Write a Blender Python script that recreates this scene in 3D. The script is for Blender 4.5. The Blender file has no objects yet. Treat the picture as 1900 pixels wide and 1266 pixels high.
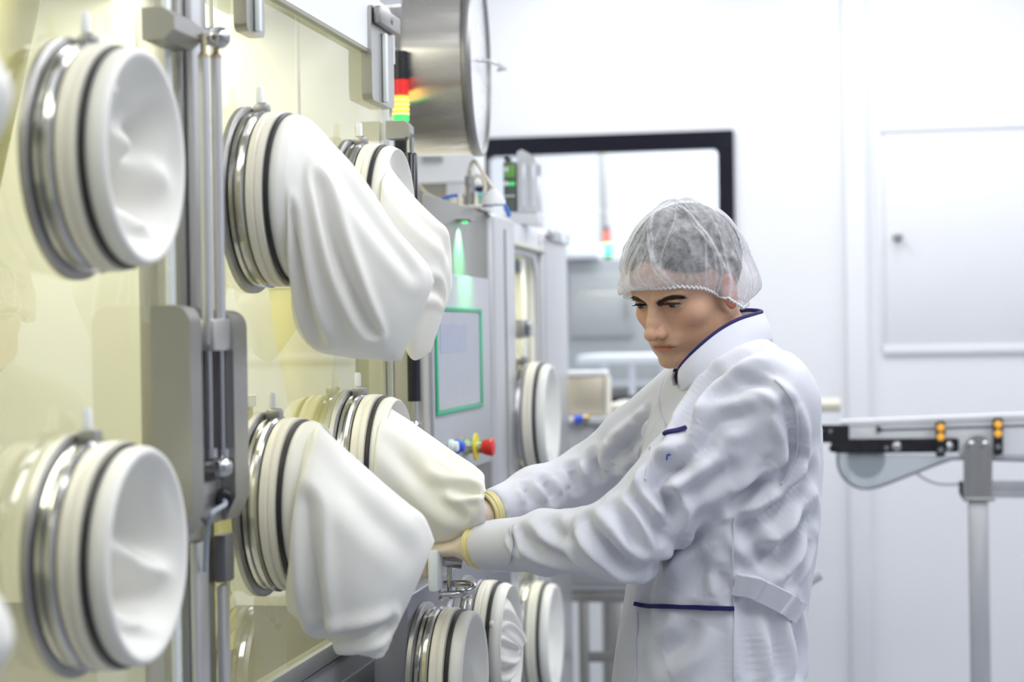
import bpy, bmesh, math, random
import numpy as np
from mathutils import Vector, Matrix, noise

random.seed(7)
SC = bpy.context.scene
COL = SC.collection

# ------------------------------------------------------------------ camera
FPX = 3400.0
TH = math.atan(620 / FPX)
ROLL = math.radians(0.9)
PITCH = 13 / FPX
EYE = Vector((0, 0, 1.5))
_R = Vector((math.cos(TH), math.sin(TH), 0))
_F = Vector((-math.sin(TH) * math.cos(PITCH), math.cos(TH) * math.cos(PITCH), -math.sin(PITCH)))
_U = _R.cross(_F)
CX = _R * math.cos(ROLL) - _U * math.sin(ROLL)
CY = _U * math.cos(ROLL) + _R * math.sin(ROLL)
cam = bpy.data.cameras.new('camera')
cam.sensor_width = 36
cam.lens = FPX * 36 / 1900
cam.clip_start = 0.05
cam.dof.use_dof = True
cam.dof.focus_distance = 2.92
cam.dof.aperture_fstop = 3.1
camo = bpy.data.objects.new('camera', cam)
camo.matrix_world = Matrix.Translation(EYE) @ Matrix((CX, CY, -_F)).transposed().to_4x4()
COL.objects.link(camo)
SC.camera = camo

# ------------------------------------------------------------------ world, lamps, exposure
SC.view_settings.view_transform = 'Standard'
SC.view_settings.look = 'None'
SC.view_settings.gamma = 1
SC.view_settings.use_curve_mapping = False
SC.view_settings.exposure = -0.4
SC.cycles.use_denoising = True
SC.cycles.max_bounces = 10
SC.cycles.transparent_max_bounces = 24
SC.cycles.sample_clamp_indirect = 8
w = bpy.data.worlds.new('world'); SC.world = w; w.use_nodes = True
w.node_tree.nodes['Background'].inputs[0].default_value = (0.86, 0.9, 1.0, 1)
w.node_tree.nodes['Background'].inputs[1].default_value = 0.35


def area(name, loc, sx, sy, power, col, rot=(0, 0, 0)):
    l = bpy.data.lights.new(name, 'AREA'); l.shape = 'RECTANGLE'
    l.size = sx; l.size_y = sy; l.energy = power; l.color = col
    o = bpy.data.objects.new(name, l); o.location = loc; o.rotation_euler = rot
    COL.objects.link(o)
    return o


LC = (0.965, 0.98, 1.0)
for i, (x, y, s) in enumerate([(0.15, 1.5, 24), (0.15, 3.1, 25), (1.7, 1.5, 22), (1.7, 3.1, 24), (-0.9, 5.45, 24), (0.2, 5.45, 21), (1.5, 5.45, 23), (-0.35, 0.0, 9), (1.4, 0.0, 9)]):
    area('ceiling_lamp', (x, y, 2.96), 0.62, 1.2, s, LC)
# light strip inside the isolator chamber roof, and inside the far cabinet, and in the room past the window
area('chamber_lamp', (-1.2, 2.3, 2.15), 0.3, 2.2, 22, (1.0, 0.98, 0.86))
area('chamber_lamp', (-1.05, 4.7, 1.68), 0.2, 0.9, 7, (1.0, 0.98, 0.86))
area('next_room_lamp', (-0.2, 8.1, 2.9), 2.5, 2.0, 110, (0.97, 0.985, 1.0))


# ------------------------------------------------------------------ pixel -> point helpers (photo frame 1900x1266)
def ray(u, v):
    return _F + CX * ((u - 950) / FPX) + CY * ((633 - v) / FPX)


def P(u, v, Z):
    return EYE + ray(u, v) * Z


def PX(u, v, X):
    d = ray(u, v); return EYE + d * ((X - EYE.x) / d.x)


def PY(u, v, Y):
    d = ray(u, v); return EYE + d * ((Y - EYE.y) / d.y)


# ------------------------------------------------------------------ materials
MATS = {}


def M(name, col, rough=0.5, metal=0.0, bump=0.0, scale=40.0, cvar=0.04, emit=None, es=0.0, stretch=(1, 1, 1), aniso=0.0, spec=0.5,
      sheen=0.0, coat=0.0, sss=0.0, trans=0.0, rvar=0.08, tangent=None):
    if name in MATS: return MATS[name]
    m = bpy.data.materials.new(name); m.use_nodes = True
    nt = m.node_tree; b = nt.nodes['Principled BSDF']; L = nt.links.new
    tc = nt.nodes.new('ShaderNodeTexCoord'); mp = nt.nodes.new('ShaderNodeMapping'); mp.inputs['Scale'].default_value = stretch
    L(tc.outputs['Object'], mp.inputs['Vector'])
    n = nt.nodes.new('ShaderNodeTexNoise'); n.inputs['Scale'].default_value = scale; n.inputs['Detail'].default_value = 4
    L(mp.outputs[0], n.inputs['Vector'])
    mix = nt.nodes.new('ShaderNodeMix'); mix.data_type = 'RGBA'
    c = list(col) + [1]
    mix.inputs[6].default_value = [x * (1 - cvar) for x in col] + [1]
    mix.inputs[7].default_value = [min(1, x * (1 + cvar)) for x in col] + [1]
    L(n.outputs[0], mix.inputs[0]); L(mix.outputs[2], b.inputs['Base Color'])
    mr = nt.nodes.new('ShaderNodeMapRange'); mr.inputs[3].default_value = max(0.02, rough - rvar); mr.inputs[4].default_value = min(1, rough + rvar)
    L(n.outputs[0], mr.inputs[0]); L(mr.outputs[0], b.inputs['Roughness'])
    b.inputs['Metallic'].default_value = metal
    b.inputs['Specular IOR Level'].default_value = spec
    b.inputs['Anisotropic'].default_value = aniso
    if aniso: b.inputs['Anisotropic Rotation'].default_value = .25
    if sheen: b.inputs['Sheen Weight'].default_value = sheen
    if coat: b.inputs['Coat Weight'].default_value = coat
    if sss:
        b.inputs['Subsurface Weight'].default_value = sss; b.inputs['Subsurface Radius'].default_value = (0.012, 0.005, 0.003)
        b.inputs['Subsurface Scale'].default_value = 1.0
    if trans: b.inputs['Transmission Weight'].default_value = trans
    if emit is not None:
        b.inputs['Emission Color'].default_value = list(emit) + [1]; b.inputs['Emission Strength'].default_value = es
    if bump:
        bp = nt.nodes.new('ShaderNodeBump'); bp.inputs['Strength'].default_value = 1; bp.inputs['Distance'].default_value = bump
        L(n.outputs[0], bp.inputs['Height']); L(bp.outputs[0], b.inputs['Normal'])
    if tangent:
        tg = nt.nodes.new('ShaderNodeTangent'); tg.direction_type = 'RADIAL'; tg.axis = tangent
        L(tg.outputs[0], b.inputs['Tangent'])
    MATS[name] = m
    return m


def glassmat(name, tint, refl=1.0, rough=0.02, ior=1.5, haze=0.0, hazecol=(0.9, 0.9, 0.8)):
    """a thin clear sheet: lets light straight through with a tint, reflects by the angle of view"""
    m = bpy.data.materials.new(name); m.use_nodes = True
    nt = m.node_tree; nt.nodes.clear(); L = nt.links.new
    out = nt.nodes.new('ShaderNodeOutputMaterial')
    tr = nt.nodes.new('ShaderNodeBsdfTransparent'); tr.inputs[0].default_value = list(tint) + [1]
    gl = nt.nodes.new('ShaderNodeBsdfGlossy'); gl.inputs['Roughness'].default_value = rough; gl.inputs[0].default_value = (refl, refl, refl, 1)
    fr = nt.nodes.new('ShaderNodeFresnel'); fr.inputs[0].default_value = ior
    mx = nt.nodes.new('ShaderNodeMixShader')
    src = tr
    if haze:
        df = nt.nodes.new('ShaderNodeBsdfDiffuse'); df.inputs[0].default_value = list(hazecol) + [1]
        mh = nt.nodes.new('ShaderNodeMixShader'); mh.inputs[0].default_value = haze
        L(tr.outputs[0], mh.inputs[1]); L(df.outputs[0], mh.inputs[2]); src = mh
    ge = nt.nodes.new('ShaderNodeNewGeometry'); sb = nt.nodes.new('ShaderNodeMath'); sb.operation = 'SUBTRACT'; sb.inputs[0].default_value = 1
    ml = nt.nodes.new('ShaderNodeMath'); ml.operation = 'MULTIPLY'   # only the outer face of the sheet reflects
    L(ge.outputs['Backfacing'], sb.inputs[1]); L(sb.outputs[0], ml.inputs[0]); L(fr.outputs[0], ml.inputs[1])
    L(ml.outputs[0], mx.inputs[0]); L(src.outputs[0], mx.inputs[1]); L(gl.outputs[0], mx.inputs[2]); L(mx.outputs[0], out.inputs[0])
    MATS[name] = m
    return m


STEEL = M('brushed_steel', (0.47, 0.46, 0.44), 0.3, 1.0, bump=0.0002, scale=60, stretch=(1, 1, 0.06))
STEELD = M('satin_steel', (0.42, 0.415, 0.405), 0.42, 1.0, bump=0.0002, scale=80, stretch=(1, 1, 0.1))
POLISH = M('polished_steel', (0.55, 0.55, 0.56), 0.14, 1.0, scale=30, rvar=0.05)
ALU = M('anodised_aluminium', (0.66, 0.66, 0.67), 0.4, 0.9, scale=60, stretch=(1, 1, 0.1))
WHITEP = M('white_paint', (0.84, 0.85, 0.88), 0.45, scale=6, cvar=0.015)
WALLP = M('wall_paint', (0.86, 0.87, 0.9), 0.42, scale=2, cvar=0.01, bump=0.0002)
FLOORM = M('floor_vinyl', (0.36, 0.38, 0.43), 0.35, scale=30, cvar=0.06)
CREAMW = M('chamber_white', (0.88, 0.88, 0.80), 0.4, scale=5, cvar=0.02)
CREAM = M('cream_plastic', (0.82, 0.79, 0.68), 0.38, scale=20, cvar=0.03)
RUBBER = M('white_rubber', (0.83, 0.82, 0.77), 0.47, scale=9, cvar=0.02, bump=0.0008, sheen=0.15)
YRUB = M('yellow_rubber', (0.85, 0.8, 0.4), 0.45, scale=9, cvar=0.05, bump=0.001)
BLACKR = M('black_rubber', (0.018, 0.018, 0.02), 0.35, scale=30)
BLACKP = M('black_plastic', (0.014, 0.014, 0.018), 0.28, scale=30)
BLACKG = M('black_gloss', (0.012, 0.012, 0.02), 0.12, scale=30, rvar=0.03)
GREYP = M('grey_paint', (0.36, 0.37, 0.38), 0.4, scale=20)
LGREYP = M('light_grey_paint', (0.68, 0.69, 0.72), 0.42, scale=20)
BEIGE = M('beige_laminate', (0.66, 0.63, 0.53), 0.45, scale=12)
GLASS = glassmat('yellow_tinted_glass', (0.975, 0.975, 0.90), refl=1.0, ior=2.1)
CLEARG = glassmat('clear_glass', (0.95, 0.97, 0.98), refl=0.8)
PLEXI = glassmat('clear_acrylic', (0.8, 0.83, 0.85), refl=0.7, haze=0.22, hazecol=(0.75, 0.78, 0.8))


# ------------------------------------------------------------------ scene-graph helpers
def tag(o, label=None, cat=None, group=None, kind=None):
    if label: o['label'] = label
    if cat: o['category'] = cat
    if group: o['group'] = group
    if kind: o['kind'] = kind
    return o


def thing(name, loc, label, cat, group=None):
    o = bpy.data.objects.new(name, None); o.location = loc; o.empty_display_size = 0.05
    COL.objects.link(o)
    return tag(o, label, cat, group)


def mesh(name, verts, faces, mat, parent=None, smooth=True, auto=None):
    me = bpy.data.meshes.new(name)
    me.from_pydata([tuple(v) for v in verts], [], faces)
    me.update()
    o = bpy.data.objects.new(name, me)
    COL.objects.link(o)
    me.materials.append(mat)
    if smooth: me.shade_smooth()
    if auto: me.set_sharp_from_angle(angle=math.radians(auto))
    put(o, parent)
    return o


def put(o, parent):
    if parent is not None:
        o.parent = parent
        off = Vector((0, 0, 0)); p = parent
        while p is not None:
            off += p.location; p = p.parent
        o.location = -off


class G:
    """collects shapes (world coordinates) and links them as one mesh"""
    def __init__(s): s.v = []; s.f = []

    def add(s, v, f):
        n = len(s.v); s.v += [tuple(x) for x in v]; s.f += [tuple(i + n for i in q) for q in f]
        return s

    def box(s, a, b, bev=0.0, seg=2):
        bm = bmesh.new(); bmesh.ops.create_cube(bm, size=1)
        lo = [min(a[i], b[i]) for i in range(3)]; hi = [max(a[i], b[i]) for i in range(3)]
        for v in bm.verts:
            v.co = Vector([(lo[i] + hi[i]) / 2 + v.co[i] * (hi[i] - lo[i]) for i in range(3)])
        if bev:
            bev = min(bev, 0.45 * min(hi[i] - lo[i] for i in range(3)))
            bmesh.ops.bevel(bm, geom=bm.edges[:], offset=bev, segments=seg, profile=0.5, affect='EDGES')
        return s.bm(bm)

    def bm(s, bm):
        bm.verts.ensure_lookup_table(); bm.verts.index_update()
        s.add([v.co[:] for v in bm.verts], [[v.index for v in f.verts] for f in bm.faces]); bm.free()
        return s

    def obox(s, c, ax, ay, az, bev=0.0, seg=2):
        """box from a centre and three half-axes"""
        bm = bmesh.new(); bmesh.ops.create_cube(bm, size=2)
        la, lb, lc = ax.length, ay.length, az.length
        for v in bm.verts: v.co = Vector((v.co.x * la, v.co.y * lb, v.co.z * lc))
        if bev: bmesh.ops.bevel(bm, geom=bm.edges[:], offset=bev, segments=seg, profile=0.5, affect='EDGES')
        X, Y, Zz = ax / la, ay / lb, az / lc
        for v in bm.verts: v.co = c + X * v.co.x + Y * v.co.y + Zz * v.co.z
        return s.bm(bm)

    def tube(s, pts, r, n=12, cap=True):
        pts = [Vector(p) for p in pts]
        rs = r if isinstance(r, (list, tuple)) else [r] * len(pts)
        t0 = (pts[1] - pts[0]).normalized()
        up = Vector((0, 0, 1)) if abs(t0.z) < 0.9 else Vector((1, 0, 0))
        a = t0.cross(up).normalized(); V = []; Fc = []
        for i, p in enumerate(pts):
            t = (pts[min(i + 1, len(pts) - 1)] - pts[max(i - 1, 0)]).normalized()
            a = (a - t * a.dot(t)).normalized(); b = t.cross(a)
            for k in range(n):
                q = 2 * math.pi * k / n
                V.append(p + (a * math.cos(q) + b * math.sin(q)) * rs[i])
        for i in range(len(pts) - 1):
            for k in range(n):
                k2 = (k + 1) % n
                Fc.append((i * n + k, i * n + k2, (i + 1) * n + k2, (i + 1) * n + k))
        if cap:
            Fc.append(tuple(range(n))[::-1]); Fc.append(tuple((len(pts) - 1) * n + k for k in range(n)))
        return s.add(V, [f[::-1] for f in Fc])

    def lathe(s, c, ax, prof, n=48, closed=False, up=None, sq=1.0):
        """profile [(along axis, radius)] turned about axis ax through c"""
        c = Vector(c); ax = Vector(ax).normalized()
        up = Vector(up) if up else (Vector((0, 0, 1)) if abs(ax.z) < 0.9 else Vector((1, 0, 0)))
        a = ax.cross(up).normalized(); b = ax.cross(a)
        V = []; Fc = []
        for (h, r) in prof:
            for k in range(n):
                q = 2 * math.pi * k / n
                V.append(c + ax * h + (a * math.cos(q) + b * math.sin(q)) * r)
        m = len(prof); rng = range(m) if closed else range(m - 1)
        for i in rng:
            j = (i + 1) % m
            for k in range(n):
                k2 = (k + 1) % n
                Fc.append((i * n + k, i * n + k2, j * n + k2, j * n + k))
        return s.add(V, Fc)

    def prism(s, pts, off):
        """flat outline pts (3D) pushed by vector off"""
        n = len(pts); off = Vector(off); pts = [Vector(p) for p in pts]
        V = pts + [p + off for p in pts]
        Fc = [tuple(range(n)), tuple(range(2 * n - 1, n - 1, -1))] + [(i, i + n, (i + 1) % n + n, (i + 1) % n) for i in range(n)]
        return s.add(V, Fc)

    def build(s, name, mat, parent=None, smooth=True, auto=35):
        o = mesh(name, s.v, s.f, mat, parent, smooth, auto)
        bm = bmesh.new(); bm.from_mesh(o.data)
        bmesh.ops.recalc_face_normals(bm, faces=bm.faces[:]); bm.to_mesh(o.data); bm.free()
        if auto: o.data.set_sharp_from_angle(angle=math.radians(auto))
        return o


def rrect(cx, cy, hw, hh, r, n=5):
    out = []
    for (sx, sy, a0) in ((1, 1, 0), (-1, 1, 90), (-1, -1, 180), (1, -1, 270)):
        for k in range(n + 1):
            a = math.radians(a0 + 90 * k / n)
            out.append((cx + sx * (hw - r) + r * math.cos(a), cy + sy * (hh - r) + r * math.sin(a)))
    return out


def catmull(pts, m):
    """dense Catmull-Rom through rows of numbers"""
    A = np.array(pts, float); n = len(A); out = []
    for i in range(n - 1):
        p0, p1, p2, p3 = A[max(i - 1, 0)], A[i], A[i + 1], A[min(i + 2, n - 1)]
        for k in range(m):
            t = k / m
            out.append(0.5 * ((2 * p1) + (-p0 + p2) * t + (2 * p0 - 5 * p1 + 4 * p2 - p3) * t * t + (-p0 + 3 * p1 - 3 * p2 + p3) * t ** 3))
    out.append(A[-1])
    return np.array(out)


def curve_tube(pts, r, n=10, m=10):
    return G().tube([Vector(p) for p in catmull([tuple(p) for p in pts], m)], r, n)
# ------------------------------------------------------------------ the room
YW = 6.5
XL, XR, YF, ZC = -2.05, 2.6, -1.6, 3.0


def struct(g, name, mat, **k):
    return tag(g.build(name, mat, **k), kind='structure')


struct(G().box((XL - .1, YF - .1, -0.1), (XR + .1, 9.6, 0)), 'floor', FLOORM)
struct(G().box((XL - .1, YF - .1, ZC), (XR + .1, 9.6, ZC + .1)), 'ceiling', WALLP)
struct(G().box((XL - .1, YF, 0), (XL, YW, ZC)), 'wall_left', WALLP)
struct(G().box((XR, YF, 0), (XR + .1, YW, ZC)), 'wall_right', M('wall_grey', (.55, .57, .62), .5, scale=2, cvar=.01))
struct(G().box((XL, YF - .1, 0), (XR, YF, ZC)), 'wall_front', M('wall_grey', (.55, .57, .62), .5))
# back wall around the window opening
wl, wr = PY(885, 300, YW).x, PY(1357, 300, YW).x
wt = PY(1357, 247, YW).z; wb = PY(1250, 757, YW).z
g = G()
g.box((XL, YW, 0), (wl, YW + .1, ZC)); g.box((wr, YW, 0), (XR, YW + .1, ZC))
g.box((wl, YW, wt), (wr, YW + .1, ZC)); g.box((wl, YW, 0), (wr, YW + .1, wb))
struct(g, 'wall_back', WALLP)
fw = 0.047
win = tag(thing('window_1', ((wl + wr) / 2, YW, wb), None, None), kind='structure')
# black frame with rounded inner corners
oc = [(wl - .01, wb - .01), (wr + .01, wb - .01), (wr + .01, wt + .01), (wl - .01, wt + .01)]
inn = rrect((wl + wr) / 2, (wb + wt) / 2 - .006, (wr - wl) / 2 - fw, (wt - wb) / 2 - fw - .004, .018, 5)


def frame_mesh(ox0, oz0, ox1, oz1, inner, y0, y1):
    n = len(inner); V = []; Fc = []
    out = []
    cx, cz = (ox0 + ox1) / 2, (oz0 + oz1) / 2
    for (x, z) in inner:
        dx, dz = x - cx, z - cz
        k = min((ox1 - cx) / abs(dx) if dx else 9, (oz1 - cz) / abs(dz) if dz else 9)
        out.append((cx + dx * k, cz + dz * k))
    # snap the corner samples to the true corners
    for y in (y0, y1):
        for ring in (out, inner):
            V += [(x, y, z) for x, z in ring]
    for i in range(n):
        j = (i + 1) % n
        Fc += [(i, j, n + j, n + i), (2 * n + i, 3 * n + i, 3 * n + j, 2 * n + j), (n + i, n + j, 3 * n + j, 3 * n + i), (i, 2 * n + i, 2 * n + j, j)]
    g = G(); g.add(V, Fc)
    return g


g = frame_mesh(wl - .01, wb - .01, wr + .01, wt + .01, inn, YW - .02, YW + .02)
g.build('window_frame', BLACKG, win)
g = G().box((wl, YW + .03, wb), (wr, YW + .036, wt)); g.build('window_pane', CLEARG, win)
# pilaster band that covers the joint of two wall panels
a, b = PY(1570, 600, YW).x, PY(1612, 600, YW).x
struct(G().box((a, YW - .035, 0), (b, YW, ZC), .012, 3), 'trim_1', WALLP)
# raised hatch frame on the right panel
hx0, hz1, hz0 = PY(1632, 238, YW).x, PY(1632, 238, YW).z, PY(1640, 648, YW).z
hx1 = hx0 + 1.0
h = thing('access_hatch', (hx0, YW, hz0), 'white flush access hatch with round knob in the back wall above the conveyor', 'hatch')
G().box((hx0 + .012, YW - .008, hz0 + .012), (hx1, YW + .0, hz1 - .012), .003).build('panel', WHITEP, h)
for nm, p, q in (('frame_strip', (hx0, YW - .015, hz1 - .02), (hx1 + .02, YW, hz1 + .012)), ('frame_strip', (hx0, YW - .014, hz0 - .02), (hx1 + .02, YW, hz0 + .012)),
                 ('frame_strip', (hx0 - .008, YW - .006, hz0), (hx0 + .01, YW, hz1)), ('frame_strip', (hx1 - .01, YW - .012, hz0), (hx1 + .02, YW, hz1))):
    G().box(p, q, .006).build(nm, WHITEP, h)
k = PY(1665, 440, YW)
G().lathe((k.x, YW - .008, k.z), (0, -1, 0), [(0, .001), (0, .017), (.006, .017), (.008, .011), (.02, .010), (.026, .013), (.034, .013), (.038, .008), (.038, .0001)], 24).build('knob', STEELD, h)

# ------------------------------------------------------------------ next room, seen through the window
NY = 9.5
struct(G().box((XL - .1, NY, 0), (XR + .1, NY + .1, ZC)), 'wall_next_room', WALLP)
struct(G().box((XL - .1, YW + .1, 0), (XL, NY, ZC)).box((XR, YW + .1, 0), (XR + .1, NY, ZC)), 'wall_next_room_sides', WALLP)
o = thing('steel_post', PY(1118, 460, 8.9), 'steel post in the room behind the black-framed window', 'post')
a, b = PY(1112, 400, 8.9), PY(1128, 400, 8.9)
G().box((a.x, 8.9, 0), (b.x, 8.94, ZC), .004).build('shaft', STEELD, o)
G().box((a.x - .05, 8.86, 0), (b.x + .05, 8.98, .012), .002).build('base_plate', STEELD, o)
o = thing('steel_post', PY(1000, 460, 8.9), 'pale post behind the window, left of the thin steel one', 'post')
a, b = PY(996, 400, 9.2), PY(1006, 400, 9.2)
G().box((a.x, 9.2, 0), (b.x, 9.25, ZC), .004).build('shaft', BEIGE, o)
G().box((a.x - .05, 9.17, 0), (b.x + .05, 9.28, .012), .002).build('base_plate', BEIGE, o)
# machine in the next room
ma, mb_ = PY(1040, 500, 8.3), PY(1215, 500, 8.3)
mz1 = PY(1100, 482, 8.3).z; mz0 = PY(1100, 650, 8.3).z
o = thing('enclosed_machine', (ma.x, 8.3, 0), 'grey enclosed machine with a white lamp hood seen through the window', 'machine')
G().box((ma.x - .25, 8.3, 0), (mb_.x + .1, 8.8, mz1), .01).build('body', GREYP, o)
G().box((ma.x + .04, 8.285, mz0 + .06), (mb_.x - .1, 8.3, mz1 - .06), .006).build('door', M('machine_door', (.40, .41, .41), .45), o)
G().box((mb_.x - .13, 8.265, mz0 + .15), (mb_.x - .12, 8.285, mz0 + .25), .003).build('door_handle', STEELD, o)
z2 = PY(1100, 452, 8.3).z
G().box((ma.x - .25, 8.24, mz1 + .005), (PY(1112, 450, 8.3).x, 8.7, z2), .01).build('hood', WHITEP, o)
tl = thing('signal_tower', (PY(1127, 450, 8.5).x, 8.5, mz1 + .002), 'small out-of-focus signal light with red and green lenses behind the window', 'signal light')
x = PY(1127, 450, 8.5).x
G().lathe((x, 8.5, mz1 + .002), (0, 0, 1), [(0, .018), (.03, .018), (.03, .001)], 16).build('base', BLACKP, tl)
G().lathe((x, 8.5, mz1 + .03), (0, 0, 1), [(0, .022), (.05, .022), (.05, .001)], 16).build('green_lens', M('lamp_green_far', (.1, .8, .3), .3, emit=(.05, 1, .35), es=4), tl)
G().lathe((x, 8.5, mz1 + .08), (0, 0, 1), [(0, .018), (.06, .018), (.06, .001)], 16).build('red_lens', M('lamp_red_far', (.8, .15, .1), .3, emit=(1, .25, .15), es=.5), tl)
G().lathe((x, 8.5, mz1 + .14), (0, 0, 1), [(0, .014), (.02, .014), (.02, .001)], 16).build('cap', BLACKP, tl)
# bench with uprights just behind the window
o = thing('frame_bench', PY(1130, 750, 7.4), 'white bench on square uprights standing behind the window', 'bench')
zt = PY(1150, 668, 7.4).z; zl = PY(1150, 712, 7.4).z; zb = PY(1150, 742, 7.4).z
x0, x1 = PY(1070, 700, 7.4).x, PY(1330, 700, 7.4).x
G().box((x0, 7.4, zt - .02), (x1, 7.9, zt + .02), .012).build('top', WHITEP, o)
for u in (1120, 1172, 1230, 1290):
    p = PY(u, 700, 7.4)
    G().box((p.x - .012, 7.41, 0), (p.x + .014, 7.44, zt - .02), .003).build('leg', LGREYP, o)
for zz in (zl, zb):
    G().box((x0 + .03, 7.42, zz - .012), (x1 - .03, 7.45, zz + .012), .003).build('rail', LGREYP, o)
G().box((x0 + .03, 7.5, .4), (x1 - .03, 7.85, zl - .03), .006).build('drawer_unit', M('taupe_panel', (.42, .4, .36), .5), o)

# ------------------------------------------------------------------ grey filling machine and its stand below the window
MY = 5.2
x0 = PY(1046, 900, MY).x; x1 = PY(1395, 900, MY).x
z1, z0 = PY(1120, 787, MY).z, PY(1120, 1098, MY).z
o = thing('labelling_machine', (x0, MY, z0), 'light grey metal cased machine on a steel stand behind the outstretched arms', 'machine')
G().box((x0, MY, z0), (x1, MY + .6, z1), .012, 3).build('casing', M('casing_grey', (.56, .57, .59), .4), o)
p = PY(1108, 792, MY)
G().box((x0 - .0, MY - .02, z1 + .0005), (x1 + .02, MY + .62, z1 + .022), .004).build('top_plate', LGREYP, o)
k = PY(1108, 793, MY)
for u, v in ((1108, 797), (1190, 797), (1062, 1060), (1180, 1060)):
    k = PY(u, v, MY); G().lathe((k.x, MY, k.z), (0, -1, 0), [(0, .009), (.004, .009), (.006, .006), (.006, .0001)], 12).build('screw', STEELD, o)
G().box((x0 + .02, MY - .012, z0 + .02), (x1 - .02, MY, z0 + .09), .004).build('lower_cover', GREYP, o)
st = thing('machine_stand', (x0, MY, 0), 'open square-tube steel stand under the light grey machine', 'stand')
zb = z0 - .003
G().box((x0, MY + .01, zb - .03), (x1, MY + .05, zb), .003).build('top_rail', STEELD, st)
G().box((x0, MY + .52, zb - .03), (x1, MY + .56, zb), .003).build('top_rail', STEELD, st)
for u in (1081, 1143, 1380):
    for yy in (MY + .01, MY + .52):
        p = PY(u, 1150, MY)
        G().box((p.x - .014, yy, 0), (p.x + .014, yy + .03, zb - .03), .003).build('leg', STEELD, st)
zl = PY(1110, 1222, MY).z
G().box((PY(1090, 1220, MY).x, MY + .012, zl - .014), (PY(1370, 1220, MY).x, MY + .038, zl + .014), .003).build('cross_bar', STEELD, st)
G().box((x0 + .02, MY + .03, .32), (x1 - .02, MY + .5, .335), .002).build('shelf', STEELD, st)
# beige ledge on top
lz = z1 + .024
x0b, x1b = PY(1110, 770, MY).x, PY(1560, 770, MY + .1).x
tag(G().box((x0b, MY + .1, lz), (x1b, MY + .55, lz + .025), .004).build('beige_board', BEIGE), 'beige laminated board lying across the grey machine behind the man', 'board')
# tan stainless tray box on the top plate
o = thing('tray_box', PY(1060, 760, MY), 'tan metal tray box with white rim, left end of the grey machine', 'box')
xa, xb = PY(1046, 760, MY).x, PY(1128, 760, MY).x
zt = PY(1060, 700, MY).z
G().box((xa, MY + .02, lz), (xb - .012, MY + .08, zt), .006).build('body', M('tan_metal', (.66, .6, .47), .4, .6), o)
G().box((xa, MY + .015, zt + .0005), (xb - .005, MY + .085, zt + .018), .006).build('rim', WHITEP, o)
G().box((xb - .011, MY + .018, lz), (xb, MY + .082, zt), .003).build('corner_strip', CREAM, o)
# blue-capped sensor
o = thing('cable_connector', PY(1080, 778, MY - .03), 'small brass connector with a blue sleeve at the edge of grey machine', 'connector')
p0, p1, p2, p3 = [PY(u, v, MY - .035) for u, v in ((1052, 781), (1066, 779), (1083, 777), (1093, 776))]
G().tube([p0, p1], .007, 14).build('cable_end', CREAM, o)
G().tube([p1, p2], .0115, 14).build('sleeve', M('blue_plastic', (.05, .12, .75), .35), o)
G().tube([p2, p3], [.0105, .009], 14).build('brass_nut', M('brass', (.5, .38, .16), .35, 1), o)
G().box((p1.x, MY - .03, p1.z - .02), (p2.x, MY, p1.z - .011), .001).build('clip', STEELD, o)

# ------------------------------------------------------------------ conveyor at the right
KY = 4.9
o = thing('belt_conveyor', (PY(1812, 900, KY).x, KY, 0), 'narrow belt conveyor with clear curved guard on a single aluminium leg', 'conveyor')


def K(u, v, dy=0.0): return PY(u, v, KY + dy)


def kpoly(pts, dy, th, mat, name, par=o, auto=30):
    return G().prism([K(u, v, dy) for u, v in pts], (0, th, 0)).build(name, mat, par, auto=auto)


kpoly([(1508, 789), (1576, 789), (1576, 815), (1776, 813), (1779, 818), (1779, 836), (1775, 840), (1552, 842), (1546, 838), (1541, 822), (1508, 821)], -.006, .006, BLACKP, 'side_plate')
# clear guard (bulging end)
gp = [(1554, 843)]
for t in range(0, 9):
    a = math.radians(180 + 100 * t / 8)
    gp.append((1607 + 53 * math.cos(a), 853 - 54 * math.sin(a)))
gp += [(1640, 900), (1700, 877), (1755, 856), (1785, 852), (1900, 855), (2060, 858), (2060, 846), (1560, 843)]
gp2 = [K(u, v, .003) for u, v in gp]
G().prism(gp2, (0, .004, 0)).build('guard_sheet', PLEXI, o, auto=30)
G().tube([Vector(q) for q in catmull([tuple(K(u, v, .03)) for u, v in gp[:-3] + [(2060, 859)]], 5)], .0034, 8).build('guard_rim', GREYP, o)
G().tube([Vector(q) for q in catmull([tuple(K(u, v, .0)) for u, v in gp[:-3] + [(2060, 859)]], 5)], .0026, 8).build('guard_edge', M('dark_rim', (.15, .15, .17), .3), o)
# pulley behind the guard
c = K(1607, 853, .012)
G().lathe(c, (0, 1, 0), [(0, .001), (0, .018), (.004, .019), (.004, .034), (0, .036), (0, .05), (.04, .05), (.04, .001)], 32).build('pulley', LGREYP, o)
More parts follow.
